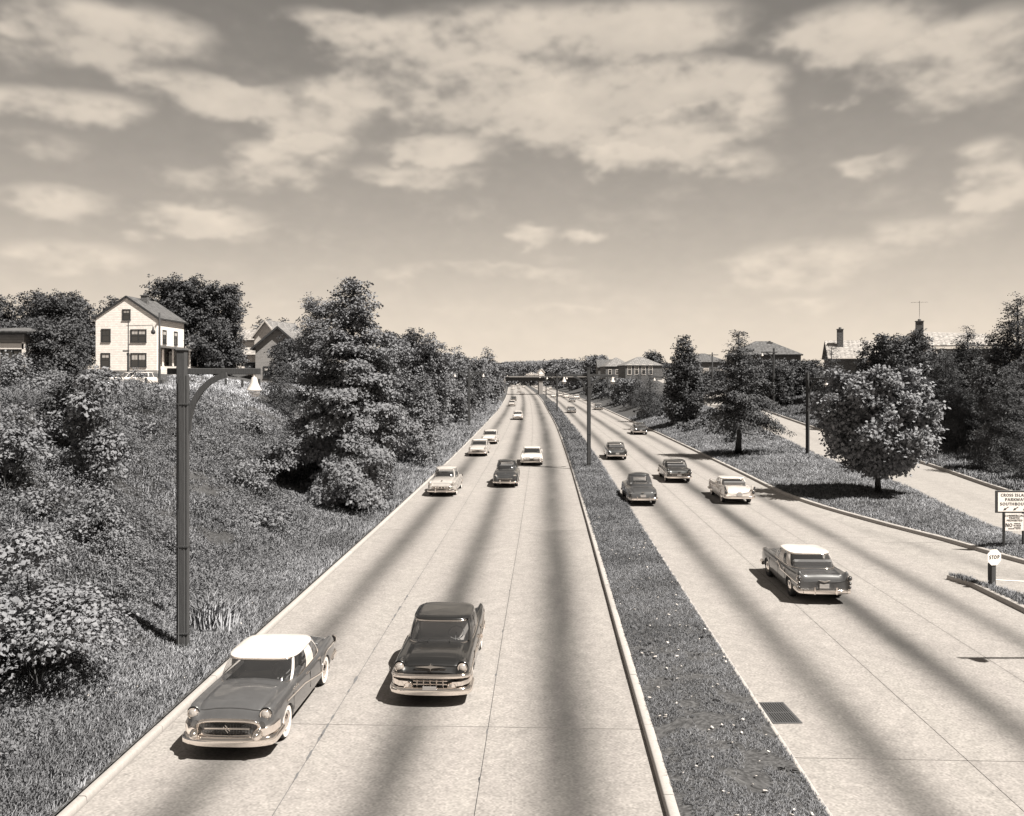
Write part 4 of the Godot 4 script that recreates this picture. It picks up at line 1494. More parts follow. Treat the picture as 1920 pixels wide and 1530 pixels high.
# ---------------------------------------------------------------- street furniture
# pole of two planks, cross arm on curved brackets, bell lamps; local x is the way the arm points
func street_lamp(label: String, x: float, d: float, top: float, arm: float, both: bool, turn: float, group: String, wood := "post_wood", fine := true) -> void:
	var gy := ground(x, d) - 0.1
	var o := thing("street_lamp", label, "street lamp", Vector3(x, gy, -d), turn, group)
	var h := top - gy
	var ay := h - 0.55
	var g := G.new()
	g.box(Vector3(0, h * 0.5, 0), Vector3(0.24, h, 0.24), 0.02)
	g.box(Vector3(0, h + 0.03, 0), Vector3(0.30, 0.07, 0.30), 0.03)
	part("post", g, M[wood], o)
	g = G.new()
	g.box(Vector3(0.155, (ay - 0.1) * 0.5, 0.02), Vector3(0.06, ay - 0.1, 0.18), 0.01)
	part("side_plank", g, M[wood], o)
	if fine and d < 80.0:
		for yy in [0.5, h * 0.35, ay - 0.9]:
			g = G.new()
			g.box(Vector3(0.03, yy, 0), Vector3(0.325, 0.06, 0.262), 0.008)
			for k in 2:
				g.box(Vector3(-0.06 + k * 0.14, yy, 0.138), Vector3(0.035, 0.035, 0.02), 0.005)
			part("strap", g, M.trim_dark, o)
		g = G.new()
		g.tube(PackedVector3Array([Vector3(-0.05, 0.2, 0.135), Vector3(-0.05, ay - 0.3, 0.135), Vector3(0.05, ay - 0.05, 0.1)]), PackedFloat32Array([0.014]), 6)
		part("conduit", g, M.trim_dark, o)
	g = G.new()
	for s in ([-1.0, 1.0] if both else [1.0]):
		g.box(Vector3(s * (arm * 0.5 + 0.05), ay, -0.13), Vector3(arm + 0.1, 0.17, 0.08), 0.012)
	if not both:
		g.box(Vector3(-0.22, ay, -0.13), Vector3(0.44, 0.17, 0.08), 0.012)
	part("cross_arm", g, M.post_wood, o)
	for s in ([-1.0, 1.0] if both else [1.0]):
		g = G.new()
		var path := PackedVector3Array()
		for k in 9:
			var t := k / 8.0
			path.append(Vector3(s * (0.16 + 1.05 * pow(t, 2.0)), ay - 0.1 - 1.55 * pow(1.0 - t, 1.5), -0.02))
		g.sweep(path, PackedVector2Array([Vector2(-0.05, -0.075), Vector2(0.05, -0.075), Vector2(0.05, 0.075), Vector2(-0.05, 0.075)]), 0.8, Vector3(s * -1, 0, 0) if false else Vector3.UP)
		part("bracket", g, M.post_wood, o)
		var lp := Vector3(s * (arm - 0.08), ay - 0.1, -0.13)
		g = G.new()
		g.xf.origin = lp
		g.lathe(PackedVector2Array([Vector2(0.0, 0.02), Vector2(0.03, 0.02), Vector2(0.03, -0.06)]), 8)
		g.lathe(PackedVector2Array([Vector2(0.02, -0.05), Vector2(0.06, -0.06), Vector2(0.085, -0.12), Vector2(0.10, -0.2), Vector2(0.15, -0.32), Vector2(0.175, -0.38), Vector2(0.2, -0.40), Vector2(0.2, -0.425), Vector2(0.16, -0.425)]), 18 if fine else 10, 0.6)
		var hd := part("lamp_head", g, M.enamel, o)
		g = G.new()
		g.xf.origin = lp
		g.lathe(PackedVector2Array([Vector2(0.165, -0.42), Vector2(0.16, -0.5), Vector2(0.125, -0.57), Vector2(0.07, -0.61), Vector2(0, -0.62)]), 18 if fine else 10, 0.3)
		part("lamp_bowl", g, M.bowl, hd)

func utility_pole(label: String, x: float, d: float, top: float, cross: bool, r := 0.13) -> Node3D:
	var gy := ground(x, d) - 0.2
	var o := thing("utility_pole", label, "utility pole", Vector3(x, gy, -d), 0.2)
	var h := top - gy
	var g := G.new()
	g.lathe(PackedVector2Array([Vector2(r * 1.2, 0), Vector2(r, h * 0.5), Vector2(r * 0.8, h - 0.03), Vector2(r * 0.6, h), Vector2(0, h)]), 10, 0.5)
	part("pole", g, M.post_wood, o)
	if cross:
		g = G.new()
		g.box(Vector3(0, h - 0.5, 0.16), Vector3(2.4, 0.14, 0.11), 0.01)
		part("cross_arm", g, M.post_wood, o)
		for k in 4:
			g = G.new()
			g.xf.origin = Vector3([-1.1, -0.5, 0.5, 1.1][k], h - 0.43, 0.16)
			g.lathe(PackedVector2Array([Vector2(0.03, 0), Vector2(0.06, 0.03), Vector2(0.06, 0.12), Vector2(0.03, 0.17), Vector2(0, 0.17)]), 8)
			part("insulator", g, M.enamel, o)
	return o

# ---------------------------------------------------------------- houses
func window_part(o: Node3D, p: Vector3, w: float, h: float, turn: float, frame: Material, blind: float, double := false, rail := true) -> void:
	# p is the middle of the opening on the wall's face; the wall looks along +z turned by "turn"
	var b := Basis(Vector3.UP, turn)
	var g := G.new()
	g.xf = Transform3D(b, p)
	g.box(Vector3(0, h / 2 + 0.05, 0.02), Vector3(w + 0.24, 0.12, 0.09))
	g.box(Vector3(0, -h / 2 - 0.05, 0.035), Vector3(w + 0.28, 0.10, 0.13))
	for s in [-1.0, 1.0]:
		g.box(Vector3(s * (w / 2 + 0.055), 0, 0.02), Vector3(0.11, h, 0.085))
	if double:
		g.box(Vector3(0, 0, 0.02), Vector3(0.12, h, 0.08))
	var f := part("window", g, frame, o)
	g = G.new()
	g.xf = Transform3D(b, p)
	g.box(Vector3(0, 0, 0.004), Vector3(w, h, 0.012))
	part("pane", g, M.pane, f)
	g = G.new()
	g.xf = Transform3D(b, p)
	if rail:
		g.box(Vector3(0, 0.02, 0.022), Vector3(w, 0.06, 0.03))
	for s in ([-1.0, 1.0] if double else [0.0]):
		var ww := w * 0.5 if double else w
		g.box(Vector3(s * w * 0.25, 0.03 + h / 4, 0.018), Vector3(0.03, h / 2, 0.02))
	part("sash", g, frame, f)
	if blind > 0.0:
		g = G.new()
		g.xf = Transform3D(b, p)
		g.box(Vector3(0, h / 2 - h * blind / 2, 0.012), Vector3(w - 0.1, h * blind, 0.012))
		part("blind", g, M.curtain, f)

func slab_roof(o: Node3D, called: String, a: PackedVector3Array, t: float, m: Material) -> Node3D:
	# a roof plane with thickness, corners given in order
	var g := G.new()
	var nn := (a[1] - a[0]).cross(a[2] - a[0]).normalized()
	if nn.y < 0: nn = -nn
	var lo := PackedVector3Array()
	for p in a:
		lo.append(p - nn * t)
	g.face(a, nn)
	g.face(lo, -nn)
	var c := Vector3.ZERO
	for p in a: c += p / a.size()
	for k in a.size():
		var k2 := (k + 1) % a.size()
		g.away(PackedVector3Array([a[k], a[k2], lo[k2], lo[k]]), c - nn * t * 0.5)
	return part(called, g, m, o)

# house with walls from the ground to the eaves; axis "z": gable to the front, "x": ridge across, "h": hipped
func house(called: String, label: String, x: float, d: float, base: float, w: float, dp: float, eave: float, ridge: float, axis: String, wall: Material, roof: Material, trim: Material, turn := 0.0, over := 0.35, cat := "house", group := "", front := -1.0) -> Node3D:
	var o := thing(called, label, cat, Vector3(x, base, -d), turn, group)
	var he := eave - base
	var hr := ridge - base
	var g := G.new()
	var hw := w * 0.5
	if axis == "z":
		g.extr(PackedVector2Array([Vector2(-hw, -0.5), Vector2(hw, -0.5), Vector2(hw, he), Vector2(0, hr - 0.12), Vector2(-hw, he)]), -dp, 0.0)
	elif axis == "x":
		g.xf = Transform3D(Basis(Vector3.UP, PI / 2), Vector3(0, 0, -dp * 0.5))
		g.extr(PackedVector2Array([Vector2(-dp * 0.5, -0.5), Vector2(dp * 0.5, -0.5), Vector2(dp * 0.5, he), Vector2(0, hr - 0.12), Vector2(-dp * 0.5, he)]), -hw, hw)
	else:
		g.box(Vector3(0, he * 0.5 - 0.25, -dp * 0.5), Vector3(w, he + 0.5, dp))
	part("wall", g, wall, o)
	var v := over
	var vz := front if front >= 0.0 else v
	if axis == "z":
		var k := (hr - he) / hw
		for s in [-1.0, 1.0]:
			slab_roof(o, "roof", PackedVector3Array([Vector3(0, hr, vz), Vector3(s * (hw + v), he - v * k, vz), Vector3(s * (hw + v), he - v * k, -dp - v), Vector3(0, hr, -dp - v)]), 0.12, roof)
		g = G.new()
		for s in [-1.0, 1.0]:
			var p0 := Vector3(0, hr - 0.10, vz + 0.02)
			var p1 := Vector3(s * (hw + v), he - v * k - 0.10, vz + 0.02)
			g.sweep(PackedVector3Array([p0, p1]), PackedVector2Array([Vector2(-0.03, -0.13), Vector2(0.03, -0.13), Vector2(0.03, 0.09), Vector2(-0.03, 0.09)]))
		part("bargeboard", g, trim, o)
		for s in [-1.0, 1.0]:
			g = G.new()
			g.box(Vector3(s * (hw + v + 0.03), he - v * k - 0.08, -dp * 0.5), Vector3(0.1, 0.16, dp + 2 * v))
			part("gutter", g, trim, o)
	elif axis == "x":
		var k := (hr - he) / (dp * 0.5)
		for s in [-1.0, 1.0]:
			var zc := -dp * 0.5
			slab_roof(o, "roof", PackedVector3Array([Vector3(-hw - v, hr, zc), Vector3(hw + v, hr, zc), Vector3(hw + v, he - v * k, zc + s * (dp * 0.5 + v)), Vector3(-hw - v, he - v * k, zc + s * (dp * 0.5 + v))]), 0.12, roof)
		g = G.new()
		g.box(Vector3(0, he - v * k - 0.08, v + 0.02), Vector3(w + 2 * v, 0.16, 0.1))
		part("gutter", g, trim, o)
	else:
		var rl := maxf(0.2, hw - dp * 0.5)
		var A := [Vector3(-hw - v, he, v), Vector3(hw + v, he, v), Vector3(hw + v, he, -dp - v), Vector3(-hw - v, he, -dp - v)]
		var R := [Vector3(-rl, hr, -dp * 0.5), Vector3(rl, hr, -dp * 0.5)]
		slab_roof(o, "roof", PackedVector3Array([A[0], A[1], R[1], R[0]]), 0.1, roof)
		slab_roof(o, "roof", PackedVector3Array([A[1], A[2], R[1]]), 0.1, roof)
		slab_roof(o, "roof", PackedVector3Array([A[2], A[3], R[0], R[1]]), 0.1, roof)
		slab_roof(o, "roof", PackedVector3Array([A[3], A[0], R[0]]), 0.1, roof)
		g = G.new()
		g.box(Vector3(0, he - 0.14, -dp * 0.5), Vector3(w + 2 * v - 0.1, 0.16, dp + 2 * v - 0.1))
		part("soffit", g, trim, o)
	return o

func chimney(o: Node3D, p: Vector3, w: float, h: float, m: Material, cap := true) -> void:
	var g := G.new()
	g.box(p + Vector3(0, h * 0.5, 0), Vector3(w, h, w * 0.8), 0.01)
	if cap:
		g.box(p + Vector3(0, h + 0.04, 0), Vector3(w + 0.16, 0.10, w * 0.8 + 0.16), 0.02)
	part("chimney", g, m, o)
	g = G.new()
	g.xf.origin = p + Vector3(0, h + 0.08, 0)
	g.lathe(PackedVector2Array([Vector2(w * 0.25, 0), Vector2(w * 0.22, 0.25), Vector2(w * 0.16, 0.25), Vector2(w * 0.16, 0.1), Vector2(0, 0.1)]), 10)
	part("chimney_pot", g, m, o)

# ---------------------------------------------------------------- sky
# cloud banks: bearing, elevation (radians), half width, half height, strength
const CLOUDS := [[-0.443,0.357,0.117,0.031,0.9],[-0.527,0.335,0.07,0.027,0.5],[-0.488,0.274,0.083,0.018,0.95],[-0.342,0.306,0.092,0.021,0.95],[-0.418,0.286,0.042,0.011,0.4],[-0.221,0.299,0.065,0.034,0.7],[-0.173,0.329,0.055,0.031,0.6],[-0.124,0.367,0.135,0.04,0.85],[-0.037,0.334,0.119,0.041,0.85],[0.05,0.303,0.1,0.037,0.9],[0.124,0.323,0.092,0.031,0.9],[0.209,0.33,0.09,0.028,1.0],[0.215,0.285,0.101,0.034,0.85],[0.143,0.254,0.08,0.024,0.8],[0.28,0.316,0.035,0.024,0.6],[0.025,0.388,0.162,0.037,0.8],[0.167,0.389,0.115,0.034,0.8],[0.381,0.361,0.092,0.035,0.9],[0.464,0.321,0.1,0.039,0.85],[0.517,0.337,0.071,0.033,0.8],[0.381,0.304,0.038,0.013,0.5],[0.508,0.223,0.038,0.022,0.7],[0.522,0.198,0.052,0.023,0.8],[0.402,0.229,0.042,0.012,0.55],[-0.257,0.243,0.064,0.025,0.85],[-0.215,0.264,0.048,0.016,0.8],[-0.337,0.215,0.089,0.017,0.45],[-0.075,0.264,0.059,0.016,0.85],[-0.1,0.232,0.093,0.015,0.5],[-0.493,0.183,0.063,0.017,0.7],[-0.353,0.176,0.077,0.016,0.85],[-0.386,0.166,0.059,0.012,0.6],[-0.512,0.235,0.057,0.014,0.45],[0.025,0.17,0.037,0.011,0.65],[0.093,0.168,0.028,0.009,0.6],[0.337,0.132,0.095,0.024,0.6],[-0.037,0.122,0.125,0.012,0.7],[0.062,0.079,0.056,0.008,0.7],[0.325,0.08,0.05,0.013,0.5],[-0.069,0.195,0.068,0.016,0.35],[0.268,0.239,0.046,0.015,0.4],[-0.469,0.13,0.08,0.017,0.5],[-0.28,0.158,0.087,0.015,0.4],[0.459,0.158,0.075,0.017,0.4],[-0.209,0.384,0.072,0.024,0.6]]
const SKY_W := 3072
# brightness of clear air by elevation
const AIR := [-0.2, 0.94, 0.0, 0.94, 0.045, 0.92, 0.09, 0.86, 0.155, 0.755, 0.22, 0.675, 0.31, 0.59, 0.42, 0.51, 0.8, 0.5, 1.6, 0.47]

func sky_picture() -> ImageTexture:
	var H := SKY_W / 2
	var d := PackedByteArray()
	d.resize(SKY_W * H * 3)
	d.fill(190)
	var n1 := FastNoiseLite.new()
	n1.seed = 41
	n1.frequency = 1.0
	n1.fractal_octaves = 5
	n1.fractal_gain = 0.55
	var n2 := FastNoiseLite.new()
	n2.seed = 97
	n2.frequency = 1.0
	n2.fractal_octaves = 4
	for y in H / 2 + 30:
		var el := (0.5 - (y + 0.5) / H) * PI
		var sy := sin(maxf(el, 0.0))
		var ce := cos(el)
		var k := smoothstep(0.0, 0.40, el)
		# air: darker upwards
		var base := tab(AIR, el)
		var cl := lerpf(0.97, 0.85, clampf(el / 0.33, 0, 1))
		for x in SKY_W:
			var az := TAU * (x + 0.5) / SKY_W
			if az > PI: az -= TAU
			var dx := sin(az) * ce
			var dz := -cos(az) * ce
			var inv := 1.0 / (sy + 0.12)
			var w := n1.get_noise_3d(dx * inv * 1.5, 3.0 * sy, dz * inv * 1.5)
			var f := n2.get_noise_3d(dx * 9.0, el * 17.0, dz * 9.0)
			var f3 := n2.get_noise_3d(dx * 34.0 + 7.0, el * 60.0, dz * 34.0)
			var dens := clampf(w * 1.5 + 0.08, 0.0, 0.7)
			var under := 0.35
			if absf(az) < 0.75 and el < 0.60:
				var own := 0.0
				var un := 0.35
				var wa := az + w * 0.03 + f * 0.022 + f3 * 0.006
				var we := el + w * 0.010 + f * 0.013 + f3 * 0.005
				for c in CLOUDS:
					var qx: float = (wa - c[0]) / c[2]
					if qx > 1.6 or qx < -1.6: continue
					var qy: float = (we - c[1]) / c[3]
					if qy > 1.6 or qy < -1.9: continue
					var ry: float = qy
					if qy < 0: qy *= 0.72
					else: qy *= 1.2
					var m: float = c[4] * clampf(1.25 - (qx * qx + qy * qy), 0.0, 1.0)
					if m > own:
						un = clampf(0.35 - ry * 0.4, 0.0, 1.0)
					own = 1.0 - (1.0 - own) * (1.0 - m * 0.92)
				var t := smoothstep(0.75, 0.5, absf(az)) * smoothstep(0.60, 0.43, el)
				dens = lerpf(dens, own * (0.9 + 0.55 * f + 0.25 * f3) + clampf(dens * 0.4, 0, 0.25), t)
				under = lerpf(under, un, t)
			dens = clampf(dens + f * 0.16 + f3 * 0.10, 0.0, 1.0)
			dens = smoothstep(0.05, 0.95, dens)
			var v := lerpf(base, cl - under * 0.07 + f * 0.04, dens) + f * 0.012 + f3 * 0.012
			var o := (y * SKY_W + x) * 3
			var wt := clampf((v - 0.5) / 0.43, 0.0, 1.0)
			d[o] = int(clampf(v, 0, 1) * 255)
			d[o + 1] = int(clampf(v * lerpf(0.961, 0.94, wt), 0, 1) * 255)
			d[o + 2] = int(clampf(v * lerpf(0.915, 0.865, wt), 0, 1) * 255)
	return ImageTexture.create_from_image(Image.create_from_data(SKY_W, H, false, Image.FORMAT_RGB8, d))

const EXPOSURE := 2.1

func _ready() -> void:
	rng.seed = 12
	fn.seed = 3
	fn.frequency = 0.05
	fn.fractal_octaves = 3
	fn2.seed = 9
	fn2.frequency = 0.35
	fn2.fractal_octaves = 4
	# camera: level, on the footway of a road bridge; the lens board is dropped a little
	var cam := Camera3D.new()
	cam.name = "camera"
	cam.near = 0.1
	cam.far = 6000.0
	cam.set_frustum(0.1 * 1530.0 / 1600.0, Vector2(0, -0.1 * 60.0 / 1600.0), 0.1, 6000.0)
	add_child(cam)
	cam.position = Vector3(0, 7.6, 0)
	cam.current = true
	var env := Environment.new()
	env.background_mode = Environment.BG_SKY
	var sky := Sky.new()
	var sm := PanoramaSkyMaterial.new()
	sm.panorama = sky_picture()
	sky.sky_material = sm
	env.sky = sky
	env.background_energy_multiplier = 1.0 / EXPOSURE
	env.tonemap_mode = Environment.TONE_MAPPER_LINEAR
	env.tonemap_exposure = EXPOSURE
	env.sdfgi_enabled = true
	env.ssao_enabled = true
	env.ssil_enabled = true
	var we := WorldEnvironment.new()
	we.name = "world_environment"
	we.environment = env
	add_child(we)
	var sun := DirectionalLight3D.new()
	sun.name = "sun"
	sun.light_energy = 1.6
	sun.light_color = Color(1.0, 0.98, 0.945)
	sun.light_angular_distance = 0.5
	sun.shadow_enabled = true
	add_child(sun)
	var el := deg_to_rad(58.0)
	var az := deg_to_rad(31.0)
	var from := Vector3(cos(el) * cos(az), sin(el), cos(el) * sin(az))
	sun.look_at_from_position(from * 100.0, Vector3.ZERO)

	make_materials()
	make_clumps()
	make_ground()
	make_roads()
	make_bridge()
	make_houses()
	make_trees()
	make_shrubs()
	make_cars()
	make_furniture()
	make_grass()

# ---------------------------------------------------------------- ground
const DS := [2.0, 5.0, 8.0, 10.0, 12.0, 14.0, 16.0, 18.0, 20.0, 22.0, 24.0, 26.0, 28.0, 30.0, 33.0, 36.0, 39.0, 42.0, 45.0, 48.0, 51.0, 54.0, 57.0, 60.0, 64.0, 68.0, 72.0, 76.0, 80.0, 85.0, 90.0, 93.0, 96.0, 100.0, 106.0, 112.0, 118.0, 125.0, 135.0, 145.0, 155.0, 165.0, 180.0, 200.0, 220.0, 240.0, 260.0, 290.0, 320.0, 350.0, 400.0, 460.0, 540.0, 640.0, 760.0, 900.0, 1100.0, 1400.0]
const SS := [0.0, 0.5, 1.0, 1.5, 2.2, 3.0, 4.0, 5.0, 6.0, 7.0, 8.0, 9.0, 10.0, 11.0, 12.0, 13.0, 14.0, 15.0, 16.0, 17.0, 18.0, 20.0, 22.0, 25.0, 28.0, 32.0, 36.0, 40.0, 45.0, 52.0, 60.0, 75.0, 100.0, 140.0, 200.0, 300.0, 500.0, 900.0, 1600.0]

func soil_tone(x: float, d: float, base: float) -> Color:
	var t := base * (1.0 + 0.55 * fn2.get_noise_2d(x, d) + 0.4 * fn.get_noise_2d(x * 8.0, d * 8.0))
	t = maxf(t, 0.2)
	return Color(t, t, t)

func make_ground() -> void:
	var base := structure("ground", "open ground of pale dry earth running to the horizon", "ground")
	var g := G.new()
	g.col = Color(0.7, 0.7, 0.7)
	g.box(Vector3(0, -1.2, -1500), Vector3(7000, 1.0, 5000))
	part("earth", g, M.soil, base)
	# embankment to the south-bound side
	var o := structure("embankment", "weed grown embankment rising from the kerb to the street with the white house", "embankment")
	var rows := []
	var cols := []
	for d in DS:
		var r := PackedVector3Array()
		var c := []
		for s in SS:
			var x: float = edge_a(d) - 0.2 - s
			r.append(Vector3(x, height_left(s, d), -d))
			var dry := smoothstep(9.0, 14.0, s) * smoothstep(52.0, 68.0, d) * smoothstep(34.0, 26.0, s) * smoothstep(110.0, 95.0, d)
			c.append(soil_tone(x, d, lerpf(1.5 if s < 2.5 else 0.8, 3.0, dry)))
		rows.append(r)
		cols.append(c)
	g = G.new()
	g.grid(rows, Vector3.ZERO, true, cols)
	part("slope", g, M.soil, o)
	# median
	o = structure("median", "narrow grass median strip with bare patches between the two roadways", "median")
	rows = []
	cols = []
	var dd := 3.0
	while dd < 1400.0:
		var r := PackedVector3Array()
		var c := []
		for k in 9:
			var u := k / 8.0
			var x := lerpf(edge_b(dd) + 0.20, edge_c(dd) - 0.115, u)
			r.append(Vector3(x, 0.13 + 0.05 * sin(u * PI), -dd))
			c.append(soil_tone(x, dd, 1.5 - 0.2 * smoothstep(20.0, 40.0, dd) + 2.2 * smoothstep(-0.05, 0.35, fn2.get_noise_2d(x * 2.0 + 50.0, dd * 2.0)) * smoothstep(40.0, 17.0, dd)))
		rows.append(r)
		cols.append(c)
		dd *= 1.02 if dd > 20 else 1.0
		dd += 0.35
	g = G.new()
	g.grid(rows, Vector3.ZERO, true, cols)
	part("turf", g, M.soil, o)
	# grass between the north-bound road and the ramp
	o = structure("verge", "sloping grass verge between the parkway and the exit ramp", "grass verge")
	rows = []
	cols = []
	for d in DS:
		if d < 28.0: continue
		var r := PackedVector3Array()
		var c := []
		for k in 15:
			var u := k / 14.0
			var x := lerpf(edge_d(d) + 0.28, tab(TRL, d), u)
			r.append(Vector3(x, height_gap(u, d) if k < 14 else tab(TRH, d) + 0.05, -d))
			c.append(soil_tone(x, d, 2.0))
		rows.append(r)
		cols.append(c)
	g = G.new()
	g.grid(rows, Vector3.ZERO, true, cols)
	part("turf", g, M.soil, o)
	# land beyond the ramp
	o = structure("hillside", "grassy rise beyond the exit ramp carrying the row of houses", "hillside")
	rows = []
	cols = []
	for d in DS:
		var r := PackedVector3Array()
		var c := []
		for s in SS:
			var x: float = tab(TRU, d) + 0.3 + s
			r.append(Vector3(x, height_right(s, d), -d))
			c.append(soil_tone(x, d, 1.2))
		rows.append(r)
		cols.append(c)
	g = G.new()
	g.grid(rows, Vector3.ZERO, true, cols)
	part("slope", g, M.soil, o)

# ---------------------------------------------------------------- roads
func slab(parent: Node3D, e0: Callable, e1: Callable, d0: float, d1: float, nx: int, nz: int, dark: float, wide: float, seedx: float, name_ := "concrete_slab") -> void:
	var rows := []
	var cols := []
	for j in nz + 1:
		var d := lerpf(d0 + 0.012, d1 - 0.012, float(j) / nz)
		var a: float = e0.call(d) + 0.007
		var b: float = e1.call(d) - 0.007
		var r := PackedVector3Array()
		var c := []
		for k in nx + 1:
			var u := float(k) / nx
			var x := lerpf(a, b, u)
			var dj := d - slope(d) * (x - edge_a(d))
			r.append(Vector3(x, 0.0, -dj))
			var q := (u - 0.5) / wide
			var st := dark * exp(-q * q) * (1.0 + 0.22 * fn.get_noise_2d(x * 6.0 + seedx, d * 0.9) + 0.10 * fn2.get_noise_2d(x * 4.0 + seedx, d * 1.2)) + 0.05 * fn.get_noise_2d(x * 3.0, d * 2.0 + seedx)
			var edge := 0.06 * (1.0 - smoothstep(0.0, 0.05, minf(u, 1.0 - u)))
			var v := clampf(1.0 - st - edge, 0.12, 1.2)
			c.append(Color(v, v * 0.995, v * 1.0))
		rows.append(r)
		cols.append(c)
	var g := G.new()
	g.grid(rows, Vector3.ZERO, true, cols)
	# turned-down edges
	for e in [rows[0], rows[-1]]:
		var lo := PackedVector3Array()
		for p in e: lo.append(p + Vector3(0, -0.03, 0))
		g.grid([e, lo], Vector3(e[0].x, 0, (rows[0][0].z + rows[-1][0].z) * 0.5))
	part(name_, g, M.concrete, parent)

func roadway(label: String, e: Array, first: float, step: float, darks: Array) -> void:
	var o := structure("road", label, "road")
	var g := G.new()
	var rows := []
	var d := 1.0
	while d < 1450.0:
		rows.append(PackedVector3Array([Vector3(e[0].call(d), -0.022, -d), Vector3(e[-1].call(d), -0.022, -d)]))
		d = d * 1.04 + 0.5
	g.grid(rows, Vector3.ZERO, true)
	part("joint_filler", g, M.joint, o)
	for lane in e.size() - 1:
		var q := first - step
		slab(o, e[lane], e[lane + 1], q - step, q, 14, 5, darks[lane][0], darks[lane][1], lane * 77.0)
		for k in 10:
			slab(o, e[lane], e[lane + 1], q, q + step, 24 if k < 4 else 14, 16 if k < 4 else 8, darks[lane][0], darks[lane][1], lane * 77.0 + k * 13.0)
			q += step
		slab(o, e[lane], e[lane + 1], q, q + 140.0, 12, 24, darks[lane][0] * 0.9, darks[lane][1], lane * 77.0)
		slab(o, e[lane], e[lane + 1], q + 140.0, 1440.0, 10, 40, darks[lane][0] * 0.8, darks[lane][1], lane * 77.0)

func kerb_line(label: String, edge: Callable, sgn: float, d0: float, d1: float, w: float, h: float, fine_to: float, lift: Callable) -> void:
	var o := structure("kerb", label, "kerb")
	var d := d0
	rng.seed = int(d0 * 10.0 + sgn * 3.0 + w * 1000.0)
	while d < d1:
		var l := 3.05 if d < fine_to else (maxf(12.0, d * 0.25))
		var e := minf(d + l, d1)
		var path := PackedVector3Array()
		var n := 7 if d < fine_to else 8
		for k in n:
			var q := lerpf(d + (0.008 if d < fine_to else 0.0), e - (0.008 if d < fine_to else 0.0), k / float(n - 1))
			path.append(Vector3(edge.call(q), lift.call(q), -q))
		var g := G.new()
		var t := rf(0.9, 1.1)
		g.col = Color(t, t, t)
		var jit := rf(-0.006, 0.006)
		# path runs away from the camera: the sweep's side is +x
		g.sweep(path, PackedVector2Array([Vector2(0, -0.3), Vector2(sgn * w, -0.3), Vector2(sgn * (w - 0.01), h - 0.02 + jit), Vector2(sgn * (w - 0.035), h + jit), Vector2(sgn * 0.045, h + jit), Vector2(sgn * 0.02, h - 0.018 + jit), Vector2(sgn * 0.008, 0.02)]), 0.55)
		part("kerb_stone", g, M.kerb, o)
		d = e

func zero(_d: float) -> float: return 0.0
func ramp_lift(d: float) -> float: return tab(TRH, d)
func j1(d: float) -> float: return lerpf(edge_a(d), edge_b(d), 0.335)
func j2(d: float) -> float: return lerpf(edge_a(d), edge_b(d), 0.675)
func k1(d: float) -> float: return edge_c(d) + 3.4
func k2(d: float) -> float: return edge_c(d) + 6.95
func k3(d: float) -> float: return edge_c(d) + 10.42
func island_l(d: float) -> float: return edge_c(d) + 10.44
func island_r(d: float) -> float: return tab([11.0, 21.5, 20.0, 19.9, 26.0, 18.5, 29.2, 17.5, 31.0, 16.75, 31.9, 16.45], d)
func ramp_l(d: float) -> float: return tab(TRL, d)
func ramp_r(d: float) -> float: return tab(TRU, d)

